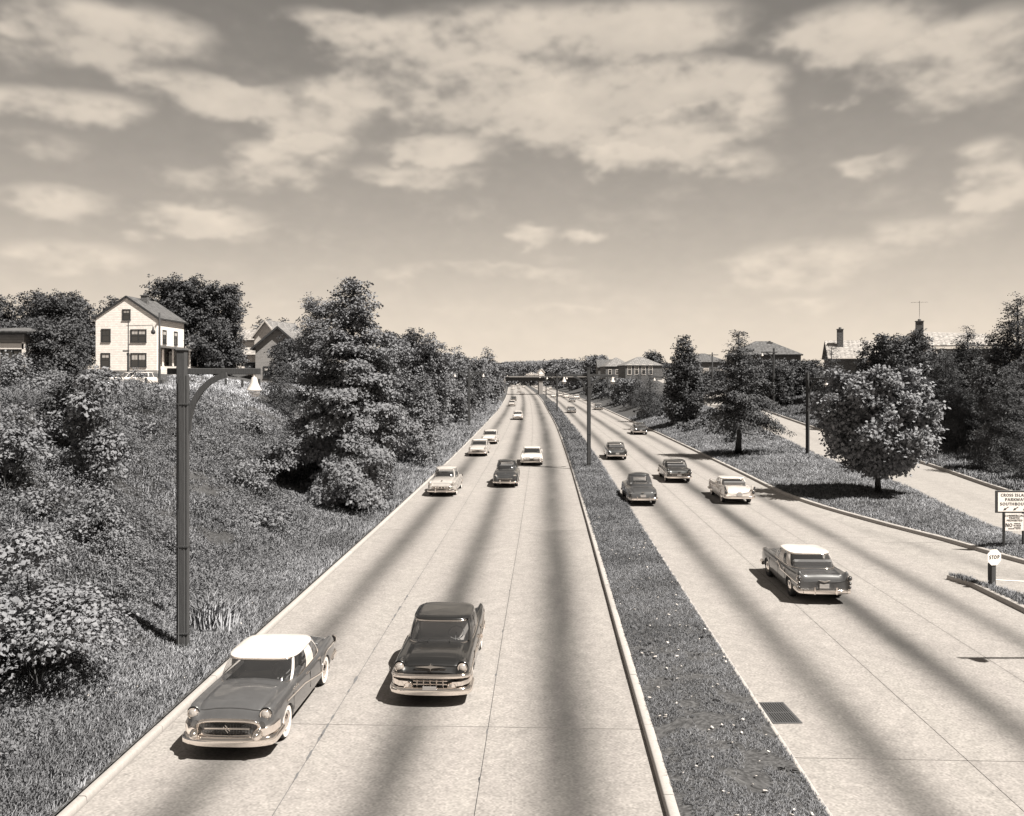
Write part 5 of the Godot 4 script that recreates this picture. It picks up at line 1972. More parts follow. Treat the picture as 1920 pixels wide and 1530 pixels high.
func make_roads() -> void:
	roadway("three lane concrete roadway carrying traffic towards the viewer", [edge_a, j1, j2, edge_b], 18.75, 23.6, [[0.66, 0.175], [0.70, 0.17], [0.74, 0.23]])
	roadway("three lane concrete roadway carrying traffic away, beyond the median", [edge_c, k1, k2, k3], 17.5, 23.6, [[0.68, 0.17], [0.74, 0.165], [0.55, 0.15]])
	# tar that has oozed out of the lane joint
	var rd: Node3D = get_node("road")
	rng.seed = 91
	for k in 26:
		var dq: float = 15.5 + 22.0 * pow(rng.randf(), 1.3) if k > 3 else [18.55, 18.2, 20.6, 16.1][k]
		var f: Callable = j1 if k % 4 < 3 else j2
		var tg := G.new()
		var lo := rf(0.05, 0.28)
		var wo := rf(0.012, 0.035) * (1.8 if k < 2 else 1.0)
		var poly := PackedVector3Array()
		for j in 10:
			var t := TAU * j / 10.0
			poly.append(Vector3(f.call(dq) + cos(t) * wo * rf(0.6, 1.3) + rf(-0.004, 0.004), 0.004, -dq + sin(t) * lo * rf(0.7, 1.2)))
		tg.face(poly, Vector3.UP)
		part("tar_spot", tg, M.joint, rd)
	# exit pavement and ramp
	var o := structure("road", "pale concrete exit ramp climbing to the cross street", "road")
	var g := G.new()
	var rows := []
	var cols := []
	var d := 4.0
	while d < 40.0:
		var r := PackedVector3Array()
		var c := []
		for k in 21:
			var x := lerpf(k3(d) + 0.01, tab(TRU, d), k / 20.0)
			r.append(Vector3(x, -0.012, -d))
			var v := 1.0 - 0.35 * exp(-pow((x - tab(TKERB, d) + 1.9) / 0.5, 2.0)) * smoothstep(24.0, 32.0, d)
			v += 0.06 * fn.get_noise_2d(x * 4.0, d * 4.0)
			c.append(Color(v, v, v))
		rows.append(r)
		cols.append(c)
		d += 1.0
	g.grid(rows, Vector3.ZERO, true, cols)
	part("exit_pavement", g, M.concrete, o)
	# the widening lane beside the third lane, up to where the kerb comes in
	g = G.new()
	rows = []
	cols = []
	d = 39.0
	while d < 68.0:
		var r := PackedVector3Array()
		var c := []
		for k in 7:
			var x := lerpf(k3(d) + 0.01, maxf(tab(TKERB, d) + 0.05, k3(d) + 0.02), k / 6.0)
			r.append(Vector3(x, -0.008, -d))
			c.append(Color(1, 1, 1) * (1.0 - 0.2 * exp(-pow((x - tab(TKERB, d) + 1.9) / 0.5, 2.0)) * smoothstep(52.0, 44.0, d)))
		rows.append(r)
		cols.append(c)
		d += 1.0
	g.grid(rows, Vector3.ZERO, true, cols)
	part("taper_pavement", g, M.concrete, o)
	g = G.new()
	rows = []
	cols = []
	for q in DS:
		if q < 39.0 or q > 345.0: continue
		var r := PackedVector3Array()
		var c := []
		for k in 17:
			var u := k / 16.0
			r.append(Vector3(lerpf(tab(TRL, q), tab(TRU, q), u), tab(TRH, q) + 0.004, -q))
			var v := 1.08 - 0.16 * exp(-pow((u - 0.5) / 0.12, 2.0)) + 0.05 * fn.get_noise_2d(u * 30.0, q * 2.0)
			c.append(Color(v, v, v))
		rows.append(r)
		cols.append(c)
	g.grid(rows, Vector3.ZERO, true, cols)
	part("ramp_surface", g, M.concrete, o)
	g = G.new()
	for k in 2:
		g.xf = Transform3D(Basis(Vector3.UP, -0.25 + k * 0.05), Vector3(18.9 + k * 0.55, 0.002, -31.6 + k * 1.1))
		g.box(Vector3.ZERO, Vector3(1.9, 0.004, 0.1))
	part("painted_line", g, M.road_paint, o)
	kerb_line("white concrete kerb along the foot of the embankment", edge_a, -1.0, 3.0, 1400.0, 0.20, 0.12, 75.0, zero)
	kerb_line("broad worn kerb on the near side of the median", edge_b, 1.0, 3.0, 1400.0, 0.22, 0.15, 75.0, zero)
	kerb_line("thin flush kerb on the far side of the median", edge_c, -1.0, 3.0, 1400.0, 0.13, 0.12, 75.0, zero)
	kerb_line("kerb curving in front of the parkway sign", edge_d, 1.0, 28.0, 345.0, 0.28, 0.16, 75.0, zero)
	kerb_line("kerb on the upper side of the exit ramp", ramp_r, 1.0, 36.0, 340.0, 0.25, 0.22, 75.0, ramp_lift)
	# island with the stop sign
	var isl := structure("traffic_island", "pointed grass island with a dark kerb holding the stop sign", "traffic island")
	g = G.new()
	rows = []
	cols = []
	for k in 22:
		var q := lerpf(8.0, 31.85, k / 21.0)
		var r := PackedVector3Array()
		var c := []
		for m in 7:
			var x := lerpf(island_l(q) + 0.2, maxf(island_r(q) - 0.2, island_l(q) + 0.22), m / 6.0)
			r.append(Vector3(x, 0.15, -q))
			c.append(soil_tone(x, q, 1.25))
		rows.append(r)
		cols.append(c)
	g.grid(rows, Vector3.ZERO, true, cols)
	part("turf", g, M.soil, isl)
	for side in 2:
		var q := 8.0
		while q < 31.9:
			var e := minf(q + 3.0, 31.95)
			var path := PackedVector3Array()
			for k in 6:
				var z := lerpf(q + 0.008, e - 0.008, k / 5.0)
				path.append(Vector3(island_l(z) if side == 0 else island_r(z), 0, -z))
			g = G.new()
			var sg := 1.0 if side == 0 else -1.0
			g.sweep(path, PackedVector2Array([Vector2(0, -0.2), Vector2(sg * 0.22, -0.2), Vector2(sg * 0.21, 0.16), Vector2(sg * 0.04, 0.17), Vector2(sg * 0.012, 0.15)]), 0.5)
			part("kerb_stone", g, M.kerb, isl)
			q = e
	g = G.new()
	g.xf.origin = Vector3((island_l(31.9) + island_r(31.9)) * 0.5, 0, -31.9)
	g.lathe(PackedVector2Array([Vector2(0.17, -0.2), Vector2(0.165, 0.15), Vector2(0.14, 0.17), Vector2(0, 0.17)]), 12, 0.6)
	part("kerb_nose", g, M.kerb, isl)
	# drain grate beside the median
	var gr := thing("drain_grate", "rusty iron drain grate set in the road beside the median", "drain grate", Vector3(edge_c(19.25) + 0.34, 0, -19.25), slope(19.0))
	g = G.new()
	for s in [-1.0, 1.0]:
		g.box(Vector3(s * 0.30, 0.005, 0), Vector3(0.05, 0.02, 1.2))
		g.box(Vector3(0, 0.005, s * 0.575), Vector3(0.55, 0.02, 0.05))
	part("frame", g, M.iron, gr)
	g = G.new()
	g.box(Vector3(0, 0.0005, 0), Vector3(0.55, 0.004, 1.1))
	part("sump", g, M.black, gr)
	for k in 10:
		g = G.new()
		g.box(Vector3(lerpf(-0.25, 0.25, k / 9.0), 0.006, 0), Vector3(0.026, 0.014, 1.1))
		part("bar", g, M.iron, gr)
	g = G.new()
	g.box(Vector3(0, 0.0075, 0), Vector3(0.55, 0.014, 0.03))
	part("cross_bar", g, M.iron, gr)

func make_bridge() -> void:
	var o := thing("road_bridge", "low concrete and steel bridge carrying a cross street over the parkway", "bridge", Vector3(0, 0, -347))
	var g := G.new()
	g.box(Vector3(23, 6.35, -6), Vector3(58, 1.5, 11.0))
	part("girder", g, M.steel_dark, o)
	g = G.new()
	g.box(Vector3(23, 7.32, -6), Vector3(120, 0.42, 12.4))
	part("deck", g, M.stone, o)
	for z in [0.05, -12.05]:
		g = G.new()
		g.box(Vector3(23, 7.62, z), Vector3(70, 0.2, 0.3))
		for k in 36:
			g.box(Vector3(-11 + k * 2.0, 8.0, z), Vector3(0.12, 0.7, 0.12))
		g.box(Vector3(23, 8.3, z), Vector3(70, 0.1, 0.14))
		g.box(Vector3(23, 8.0, z), Vector3(70, 0.06, 0.08))
		part("railing", g, M.steel_dark, o)
	g = G.new()
	g.box(Vector3(11.75, 2.7, -6), Vector3(1.7, 5.8, 11.0), 0.1)
	part("pier", g, M.stone, o)
	for s in [[-4.8, 4.2], [32.5, 5.0]]:
		g = G.new()
		g.box(Vector3(s[0], 3.2, -6), Vector3(s[1], 7.2, 12.0), 0.1)
		part("abutment", g, M.stone, o)

# ---------------------------------------------------------------- buildings
func make_houses() -> void:
	var b := ground(-44.0, 98.0) - 0.1
	var o := house("white_house", "two storey white shingled house with a gabled front and side porch", -43.85, 97.0, b, 6.95, 8.0, 14.4, 16.75, "z", M.siding, M.roofing, M.trim_dark, 0.0, 0.3, "house", "", 0.08)
	var g := G.new()
	g.box(Vector3(0, 0.18, -4.0), Vector3(7.05, 0.55, 8.1))
	part("foundation", g, M.stone, o)
	for w in [[-2.3, 4.4, 0.85, 1.3, false, 0.0], [1.4, 4.35, 1.6, 1.3, true, 0.35], [-2.35, 1.6, 0.85, 1.4, false, 0.3], [1.4, 1.6, 1.6, 1.4, true, 0.55], [0.03, 6.75, 0.72, 1.05, false, 0.25]]:
		window_part(o, Vector3(w[0], w[1], 0.0), w[2], w[3], 0.0, M.trim_dark, w[5], w[4])
	for w in [-2.1, -5.4]:
		window_part(o, Vector3(3.475, 4.3, w), 0.85, 1.45, PI / 2, M.trim_dark, 0.3)
	for w in [-1.2, 1.9]:
		g = G.new()
		g.box(Vector3(w, 0.2, 0.06), Vector3(0.75, 0.3, 0.03))
		part("cellar_window", g, M.pane, o)
	chimney(o, Vector3(0.75, 7.7, -3.2), 0.75, 1.5, M.brick)
	# porch
	g = G.new()
	g.box(Vector3(5.2, 0.35, -3.6), Vector3(3.4, 1.1, 5.2))
	part("porch_base", g, M.siding, o)
	slab_roof(o, "porch_roof", PackedVector3Array([Vector3(3.3, 3.35, -0.5), Vector3(7.3, 2.85, -0.5), Vector3(7.3, 2.85, -6.6), Vector3(3.3, 3.35, -6.6)]), 0.22, M.roofing_mid)
	for p in [[3.75, -1.1], [4.9, -1.1], [6.0, -1.1], [6.8, -1.1], [6.8, -3.6], [6.8, -6.1]]:
		g = G.new()
		g.box(Vector3(p[0], 1.85, p[1]), Vector3(0.2, 2.0, 0.2), 0.02)
		part("porch_post", g, M.trim_white, o)
	g = G.new()
	g.box(Vector3(5.2, 1.75, -3.6), Vector3(2.6, 1.7, 3.6))
	part("porch_screen", g, M.pane, o)
	# the house cut by the picture's edge
	o = house("flat_roofed_house", "flat roofed house with pale corner posts beyond the embankment, cut off by the picture edge", -25.6, 60.0, ground(-30, 60) + 0.9, 4.2, 7.0, 10.75, 11.2, "h", M.siding_tan, M.roofing, M.trim_dark, 0.0, 0.5)
	o.position.x = -36.4
	for w in [[1.3, 1.3, 1.5, 2.2]]:
		window_part(o, Vector3(w[0], w[1], 0.0), w[2], w[3], 0.0, M.trim_dark, 0.0, true)
	g = G.new()
	g.box(Vector3(2.1, 1.45, 0.05), Vector3(0.18, 3.2, 0.18))
	g.box(Vector3(0.35, 1.45, 0.05), Vector3(0.18, 3.2, 0.18))
	g.box(Vector3(0, 2.75, 0.06), Vector3(4.3, 0.4, 0.16))
	part("corner_post", g, M.trim_white, o)
	# houses between the trees
	o = house("small_white_house", "small white house with a light front gable behind the round tree", -39.5, 137.0, ground(-42, 137), 4.2, 9.0, 14.2, 16.6, "z", M.siding, M.roofing_mid, M.trim_white, -0.25)
	window_part(o, Vector3(0, 5.0, 0), 0.8, 1.2, 0, M.trim_dark, 0.0)
	window_part(o, Vector3(0.2, 1.9, 0), 0.9, 1.4, 0, M.trim_dark, 0.0)
	g = G.new()
	g.box(Vector3(-4.2, 2.9, -4.0), Vector3(5.0, 5.8, 5.5))
	part("side_wing", g, M.siding, o)
	slab_roof(o, "wing_roof", PackedVector3Array([Vector3(-6.9, 7.6, -4.0), Vector3(-1.6, 7.6, -4.0), Vector3(-1.6, 5.7, -0.9), Vector3(-6.9, 5.7, -0.9)]), 0.15, M.roofing_pale)
	o = house("low_white_porch", "low white porch with square posts below the dark gable", -33.4, 112.0, ground(-33, 112), 4.2, 3.0, 10.7, 11.4, "x", M.siding, M.roofing_pale, M.trim_white, 0.0, 0.3, "porch")
	for k in 3:
		g = G.new()
		g.box(Vector3(0.7 + k * 0.65, 1.1, 0.25), Vector3(0.16, 2.4, 0.16))
		part("post", g, M.trim_white, o)
	window_part(o, Vector3(-0.9, 1.3, 0), 1.2, 1.2, 0, M.trim_dark, 0.0)
	o = house("gabled_cottage", "brown gabled cottage with dark bargeboards half hidden by the oak", -28.8, 105.0, ground(-29, 105), 5.4, 12.0, 11.4, 13.75, "z", M.siding_tan, M.roofing_mid, M.trim_dark, 0.12, 0.5)
	window_part(o, Vector3(0, 4.5, 0), 0.55, 0.8, 0, M.trim_dark, 0.0)
	window_part(o, Vector3(-1.2, 1.6, 0), 0.9, 1.3, 0, M.trim_dark, 0.3)
	# the row across the parkway
	o = house("brick_house", "brick house with a broad hipped grey roof and one chimney, behind the oak", 44.8, 150.0, ground(46, 152) + 0.3, 11.6, 9.0, 11.4, 13.9, "h", M.brick, M.roofing, M.trim_dark, -0.12)
	chimney(o, Vector3(1.2, 7.6, -4.0), 0.9, 1.5, M.brick)
	for k in 4:
		window_part(o, Vector3(-4.4 + k * 2.9, 4.6, 0), 0.9, 1.3, 0, M.trim_white, 0.4)
		window_part(o, Vector3(-4.4 + k * 2.9, 1.7, 0), 0.9, 1.4, 0, M.trim_white, 0.4)
	o = house("brick_house", "brick house with a plain low roof beside the utility pole", 45.5, 200.0, ground(47, 202), 10.0, 9.0, 10.9, 13.0, "h", M.brick, M.roofing, M.trim_dark, -0.05)
	for k in 3:
		window_part(o, Vector3(-3.2 + k * 3.2, 3.7, 0), 1.0, 1.4, 0, M.trim_white, 0.3)
	o = house("brick_house", "brick house with pale window bays and a hipped roof above the cross street", 40.5, 262.0, ground(42, 264) - 1.0, 11.5, 10.0, 10.9, 13.6, "h", M.brick, M.roofing_mid, M.trim_dark, 0.1)
	for k in 4:
		window_part(o, Vector3(-4.5 + k * 2.2, 4.0, 0), 1.0, 3.0, 0, M.trim_white, 0.0)
	o = house("brick_house", "brick house with a lighter hipped roof, third along the street", 37.6, 300.0, ground(40, 302) - 1.0, 9.5, 9.0, 11.0, 14.2, "h", M.brick, M.roofing_mid, M.trim_dark, 0.1)
	for k in 3:
		window_part(o, Vector3(-3.2 + k * 2.6, 4.0, 0), 1.0, 1.6, 0, M.trim_white, 0.0)
	o = house("brick_house", "dark gabled house at the far end of the street row", 38.5, 345.0, ground(36, 347), 7.5, 8.0, 11.4, 14.4, "x", M.brick, M.roofing, M.trim_dark, 0.0)
	chimney(o, Vector3(2.6, 6.4, -4.0), 0.8, 1.6, M.brick)
	o = house("pale_roofed_house", "house with a sunlit white roof and tall dark brick chimney", 50.4, 125.0, ground(50, 127), 7.2, 8.0, 10.5, 13.0, "x", M.brick, M.roofing_pale, M.trim_white, -0.25)
	chimney(o, Vector3(-1.9, 6.6, -2.6), 0.85, 3.2, M.brick)
	window_part(o, Vector3(1.4, 4.6, 0), 0.9, 1.3, 0, M.trim_white, 0.3)
	o = house("long_white_house", "long house with a steep white front gable, brick chimney and aerial", 57.0, 120.0, ground(58, 122), 7.0, 9.0, 9.6, 14.0, "z", M.siding, M.roofing_pale, M.trim_white, -0.3)
	chimney(o, Vector3(0.2, 4.5, 0.5), 0.95, 6.0, M.brick)
	g = G.new()
	g.box(Vector3(6.6, 2.9, -5.0), Vector3(8.0, 7.6, 6.5))
	part("side_wing", g, M.brick, o)
	slab_roof(o, "wing_roof", PackedVector3Array([Vector3(0.5, 9.4, -5.0), Vector3(9.6, 8.9, -5.0), Vector3(10.9, 7.2, -1.2), Vector3(2.0, 7.2, -1.2)]), 0.18, M.roofing_pale)
	g = G.new()
	g.tube(PackedVector3Array([Vector3(0.2, 10.4, 0.5), Vector3(0.2, 13.4, 0.5)]), PackedFloat32Array([0.03]), 6)
	g.tube(PackedVector3Array([Vector3(-0.9, 13.2, 0.5), Vector3(1.3, 13.2, 0.5)]), PackedFloat32Array([0.02]), 5)
	for k in 5:
		g.tube(PackedVector3Array([Vector3(-0.8 + k * 0.45, 13.2, 0.0), Vector3(-0.8 + k * 0.45, 13.2, 1.0)]), PackedFloat32Array([0.015]), 5)
	part("aerial", g, M.dull_metal, o)
	o = house("far_house", "tiny pale gabled house among the trees beyond the bridge", 19.5, 560.0, 6.0, 3.8, 5.0, 10.2, 12.3, "z", M.siding, M.roofing_pale, M.trim_white, 0.2)

# ---------------------------------------------------------------- planting
func make_trees() -> void:
	tree("oak_tree", "great pin oak with layered drooping branches beside the roadway, largest tree in view", "oak", -9.1, 49.0, 13.8, 5.9, 1.6, "leaf", 0.03)
	tree("locust_tree", "thin crowned tree with sky showing through, rising behind the great pin oak", "tall", -16.0, 72.0, 16.2, 2.5, 1.0, "leaf", 0.2)
	tree("spruce_tree", "dark squat spruce at the top of the slope in front of the cottage", "spruce", -18.0, 66.0, 10.3, 2.3, 1.1, "leaf_dark")
	tree("conifer_tree", "conical tree crowding the kerb just behind the great pin oak", "oak", -7.4, 70.0, 8.1, 3.1, 1.3, "leaf", 0.04)
	tree("maple_tree", "broad tree on the bank beyond the conical tree", "round", -11.0, 100.0, 12.6, 5.2, 1.0, "leaf", 0.04)
	tree("maple_tree", "tall round tree behind the great pin oak's shoulder", "round", -15.5, 120.0, 14.2, 5.0, 1.0, "leaf_dark", 0.05)
	tree("roadside_tree", "rounded tree on the bank before the double armed lamp", "round", -9.4, 124.0, 11.9, 3.9, 1.0, "leaf", 0.05)
	tree("roadside_tree", "bushy tree on the bank behind the double armed lamp", "round", -8.6, 145.0, 10.9, 3.8, 1.0, "leaf_dark", 0.04)
	tree("pointed_tree", "tall pointed tree close to the kerb short of the bridge", "cone", -6.6, 230.0, 15.4, 5.0, 1.0, "leaf", 0.03)
	tree("roadside_tree", "tree next to the tall pointed tree, nearer than it", "round", -8.4, 190.0, 12.6, 4.4, 1.0, "leaf", 0.03)
	tree("roadside_tree", "small dark tree at the abutment of the bridge", "round", -5.6, 300.0, 9.5, 3.2, 1.0, "leaf_dark", 0.03)
	tree("roadside_tree", "tree filling the bank between the lamp and the pointed tree", "round", -12.5, 165.0, 12.0, 4.8, 1.0, "leaf_dark", 0.03)
	# behind the white house, from the picture edge inwards
	var row := [[-73.0, 118.0, 19.2, 5.6], [-66.5, 124.0, 20.3, 5.6], [-61.0, 116.0, 18.8, 5.4], [-57.5, 128.0, 20.0, 5.0], [-53.5, 126.0, 19.6, 4.4], [-64.0, 101.0, 14.6, 5.0], [-58.5, 100.0, 14.2, 4.6], [-53.5, 102.0, 14.6, 4.2], [-49.5, 108.0, 13.4, 3.2]]
	var say := ["outermost dark tree behind the flat roofed house, cut by the picture edge", "second dark tree behind the flat roofed house", "dark tree midway between the two houses on the bank", "tall dark tree with a flat crown near the white house", "dark tree touching the white house's gable end", "lower leafy tree right behind the flat roofed house", "lower leafy tree midway between the two houses on the bank", "lower leafy tree beside the white house's wall", "small tree peeping over the white house's roof slope"]
	for k in row.size():
		tree("dark_tree", say[k], "round" if k != 0 else "tall", row[k][0], row[k][1], row[k][2], row[k][3], 1.0, "leaf_dark", 0.04, "trees behind the white house")
	tree("dark_tree", "dense dark tree hugging the flat roofed house's side wall", "round", -32.6, 61.0, 11.8, 2.4, 1.1, "leaf_dark", 0.04)
	tree("elm_tree", "tall spreading elm above the white house's roof, the higher of a pair", "round", -47.0, 120.0, 23.0, 4.8, 1.0, "leaf_dark", 0.3, "pair of elms above the white house")
	tree("elm_tree", "tall spreading elm with a ragged edge, second of the pair above the white house", "round", -42.0, 122.0, 22.6, 4.2, 0.95, "leaf_dark", 0.32, "pair of elms above the white house")
	tree("garden_tree", "round leafy tree right beside the white house's porch", "round", -34.4, 100.0, 14.2, 3.6, 1.1, "leaf_dark", 0.05)
	tree("garden_tree", "low round bush like tree in front of the porch corner", "round", -37.2, 103.0, 12.4, 2.4, 1.1, "leaf", 0.04)
	tree("garden_tree", "tree rising over the small white house", "round", -42.0, 150.0, 18.0, 4.4, 1.0, "leaf_dark", 0.1)
	tree("garden_tree", "tree behind the cottage's gable", "round", -35.0, 148.0, 16.0, 3.8, 1.0, "leaf_dark", 0.08)
	tree("garden_tree", "dense tree hiding the cottage's side wall", "round", -24.5, 96.0, 12.0, 3.0, 1.0, "leaf_dark", 0.04)
	# across the parkway
	tree("maple_tree", "young round maple with bright leaves on the verge by the ramp", "round", 22.7, 52.9, 8.3, 3.7, 2.0, "leaf_pale", 0.21)
	tree("oak_tree", "slim pin oak with a bare lower trunk on the verge across the median", "oak", 20.9, 79.0, 12.3, 4.5, 0.9, "leaf_dark", 0.22)
	tree("pointed_tree", "tall pointed dark tree between two ramp side lamps", "cone", 23.6, 118.0, 13.8, 4.6, 1.2, "leaf_dark", 0.06)
	tree("conifer_tree", "dark layered evergreen leaning over the verge beside the tall pointed tree", "spruce", 22.6, 140.0, 9.0, 4.2, 1.1, "leaf_dark")
	tree("conifer_tree", "dark evergreen farther along the verge, lower than the layered one", "spruce", 25.5, 172.0, 8.6, 4.0, 1.0, "leaf_dark")
	tree("roadside_tree", "leafy tree on the verge below the brick houses", "round", 27.5, 205.0, 6.8, 4.2, 1.0, "leaf", 0.03)
	tree("roadside_tree", "leafy tree on the far verge short of the bridge", "round", 27.5, 260.0, 6.2, 4.4, 1.0, "leaf_dark", 0.03)
	tree("roadside_tree", "low tree at the bridge's far end", "round", 31.0, 320.0, 6.8, 4.6, 1.0, "leaf_dark", 0.03)
	tree("conifer_tree", "dark conifer beyond the ramp, by the single armed lamp", "spruce", 44.2, 118.0, 12.2, 3.6, 1.1, "leaf_dark")
	tree("conifer_tree", "smaller dark conifer beside the brick house", "spruce", 42.6, 135.0, 10.2, 3.4, 1.0, "leaf_dark")
	tree("garden_tree", "broad tree in front of the pale roofed house", "round", 45.2, 100.0, 13.0, 5.3, 1.2, "leaf_dark", 0.05)
	tree("garden_tree", "tree hiding the foot of the long white house", "round", 46.0, 92.0, 10.6, 4.0, 1.1, "leaf_dark", 0.05)
	tree("pine_tree", "bristly pine in front of the long white house's wing", "cone", 47.0, 88.0, 12.9, 3.8, 1.2, "leaf_dark", 0.06)
	tree("pine_tree", "tallest pine at the picture edge across the ramp", "cone", 44.4, 75.0, 15.0, 4.8, 1.3, "leaf_dark", 0.05)
	tree("pine_tree", "dark pine below the tallest pine, nearer the ramp", "spruce", 37.6, 65.0, 8.8, 4.0, 1.3, "leaf_dark")
	tree("pine_tree", "dark pine standing behind the young round maple", "spruce", 40.6, 80.0, 10.4, 4.6, 1.3, "leaf_dark")
	tree("pine_tree", "low dark pine whose branches sweep the grass at the picture edge", "spruce", 36.8, 58.5, 5.0, 3.0, 1.2, "leaf_dark")
	tree("pine_tree", "dark pine between the tallest pine and the one behind the maple", "spruce", 42.8, 70.0, 10.6, 4.4, 1.3, "leaf_dark")
	tree("garden_tree", "wide tree screening the walls of the broad hipped brick house", "round", 40.5, 138.0, 10.3, 4.8, 1.1, "leaf_dark", 0.05)
	tree("garden_tree", "tree screening the far corner of the broad hipped brick house", "round", 48.5, 143.0, 10.2, 4.4, 1.1, "leaf_dark", 0.05)
	tree("garden_tree", "sparse twiggy tree by the dark utility pole", "tall", 41.5, 133.0, 9.6, 3.4, 0.8, "leaf_dark", 0.2)
	tree("garden_tree", "rounded tree between the slim pin oak and the brick house", "round", 43.5, 142.0, 9.2, 4.0, 1.0, "leaf_dark", 0.05)
	tree("garden_tree", "leafy tree on the slope above the ramp railing", "round", 42.0, 178.0, 8.6, 3.6, 1.0, "leaf_dark", 0.05)
	tree("garden_tree", "tree top showing over the hipped roofs of the street row", "round", 48.0, 290.0, 16.0, 4.0, 1.0, "leaf_dark", 0.1)
	# beyond the bridge
	var far := [[-14.0, 390.0, 14.0, 6.5], [-9.0, 470.0, 13.5, 6.0], [-5.0, 600.0, 14.5, 8.0], [3.0, 720.0, 18.0, 10.0], [14.0, 640.0, 16.0, 8.0], [22.0, 700.0, 18.5, 9.0], [30.0, 640.0, 18.8, 9.0], [36.0, 560.0, 18.0, 8.0], [27.0, 480.0, 14.0, 6.5], [34.0, 440.0, 16.0, 6.0], [40.0, 430.0, 17.0, 6.0], [41.0, 400.0, 17.2, 5.5], [46.0, 470.0, 18.0, 7.0], [-2.0, 900.0, 20.0, 14.0], [20.0, 930.0, 21.0, 14.0], [-24.0, 800.0, 20.0, 12.0], [48.0, 820.0, 21.0, 12.0], [30.0, 400.0, 11.0, 5.0]]
	for k in far.size():
		tree("far_tree", "distant tree in the wood beyond the bridge", "round", far[k][0], far[k][1], far[k][2], far[k][3], 0.9, "leaf", 0.02, "wood beyond the bridge")

func make_shrubs() -> void:
	tree("shrub", "big bright leaved shrub leaning into the picture beside the nearest lamp post", "bush", -10.9, 19.6, 4.0, 2.3, 1.5, "leaf_pale", -1.0, "", "shrub")
	tree("shrub", "tall ragged shrub half way up the embankment", "bush", -16.0, 33.0, 7.9, 1.5, 1.3, "leaf", -1.0, "", "shrub")
	tree("shrub", "sapling like shrub beside the tall ragged shrub", "bush", -18.6, 36.0, 7.6, 1.7, 1.2, "leaf_dark", -1.0, "", "shrub")
	var own := [["rounded shrub low on the slope just beyond the tall lamp post", -14.2, 29.0, 1.7, 1.3], ["dark shrub at the picture edge above the big bright shrub", -17.8, 30.0, 2.4, 1.6], ["wide shrub at the top of the slope below the flat roofed house", -30.5, 52.0, 2.2, 2.6], ["shrub on the slope midway between lamp post and great pin oak", -13.3, 43.0, 1.6, 1.4], ["small dark shrub alone on the pale grass below the guard posts", -19.5, 72.0, 0.8, 0.9], ["shrub under the lamp post's bell lamp on the upper slope", -17.0, 56.0, 1.3, 1.2], ["shrub at the foot of the great pin oak's outer branches", -11.0, 38.0, 1.0, 1.2]]
	for q in own:
		tree("shrub", q[0], "bush", q[1], q[2], ground(q[1], q[2]) + q[3], q[4], 1.1, "leaf", -1.0, "", "shrub")
	# the rest grows into one mass
	var xs: Array[Transform3D] = []
	var cs := PackedColorArray()
	rng.seed = 77
	for k in 44:
		var d := lerpf(22.0, 66.0, pow(rng.randf(), 0.8))
		var s := rf(maxf(5.5, 0.40 * d - 5.5), maxf(22.0, 0.40 * d + 8.0))
		var x: float = edge_a(d) - 0.2 - s
		bush_leaves(xs, cs, Vector3(x, ground(x, d), -d), rf(0.5, 1.6), rf(0.6, 1.5), 0.8, 0.85)
	var fl := PackedColorArray()
	var o := scatter("shrubbery", clumps.mid, M.leaf, xs, cs)
	tag(o, "tangle of low shrubs growing together over the embankment", "shrubbery", "", "stuff")
	xs = []
	cs = PackedColorArray()
	rng.seed = 78
	for k in 60:
		var d := 62.0 + k * 4.5 + rf(-3, 3)
		var x := edge_a(d) - (rf(4.2, 7.0) if d < 128.0 else rf(2.5, 5.0))
		bush_leaves(xs, cs, Vector3(x, ground(x, d), -d), rf(0.9, 2.6), rf(1.0, 1.9), 0.5, 1.2 + d / 200.0)
	o = scatter("shrubbery", clumps.broad, M.leaf, xs, cs)
	tag(o, "bushes massed along the foot of the embankment towards the bridge", "shrubbery", "", "stuff")
	xs = []
	cs = PackedColorArray()
	for k in 62:
		var d := 88.0 + k * 4.0 + rf(-3, 3)
		var x := edge_d(d) + (rf(2.6, 7.0) if d > 140.0 else rf(3.0, 6.0))
		var small := 0.45 if d < 140.0 else 1.0
		if small < 1.0 and k % 2 == 1: continue
		bush_leaves(xs, cs, Vector3(x, ground(x, d), -d), rf(0.8, 2.6) * small, rf(1.1, 2.3) * (small * 0.4 + 0.6), 0.5, 1.2 + d / 200.0)
	for k in 40:
		var d := 78.0 + k * 5.0 + rf(-3, 3)
		var x := tab(TRU, d) + rf(2.5, 10.0)
		bush_leaves(xs, cs, Vector3(x, ground(x, d), -d), rf(1.0, 2.6), rf(1.2, 2.2), 0.5, 1.2 + d / 200.0)
	o = scatter("shrubbery", clumps.broad, M.leaf_dark, xs, cs)
	tag(o, "bushes massed on the verge and the rise across the median", "shrubbery", "", "stuff")

# ---------------------------------------------------------------- traffic
func lane_car(label: String, style: String, bt: float, rt: float, x: float, d: float, towards: bool, lod := 0, group := "", extra := 0.0) -> Node3D:
	var s := slope(d)
	var turn := atan2(-s, 1.0) if towards else atan2(s, -1.0)
	return car(label, style, bt, rt, Vector3(x, 0.004, -d), turn + extra, lod, group)

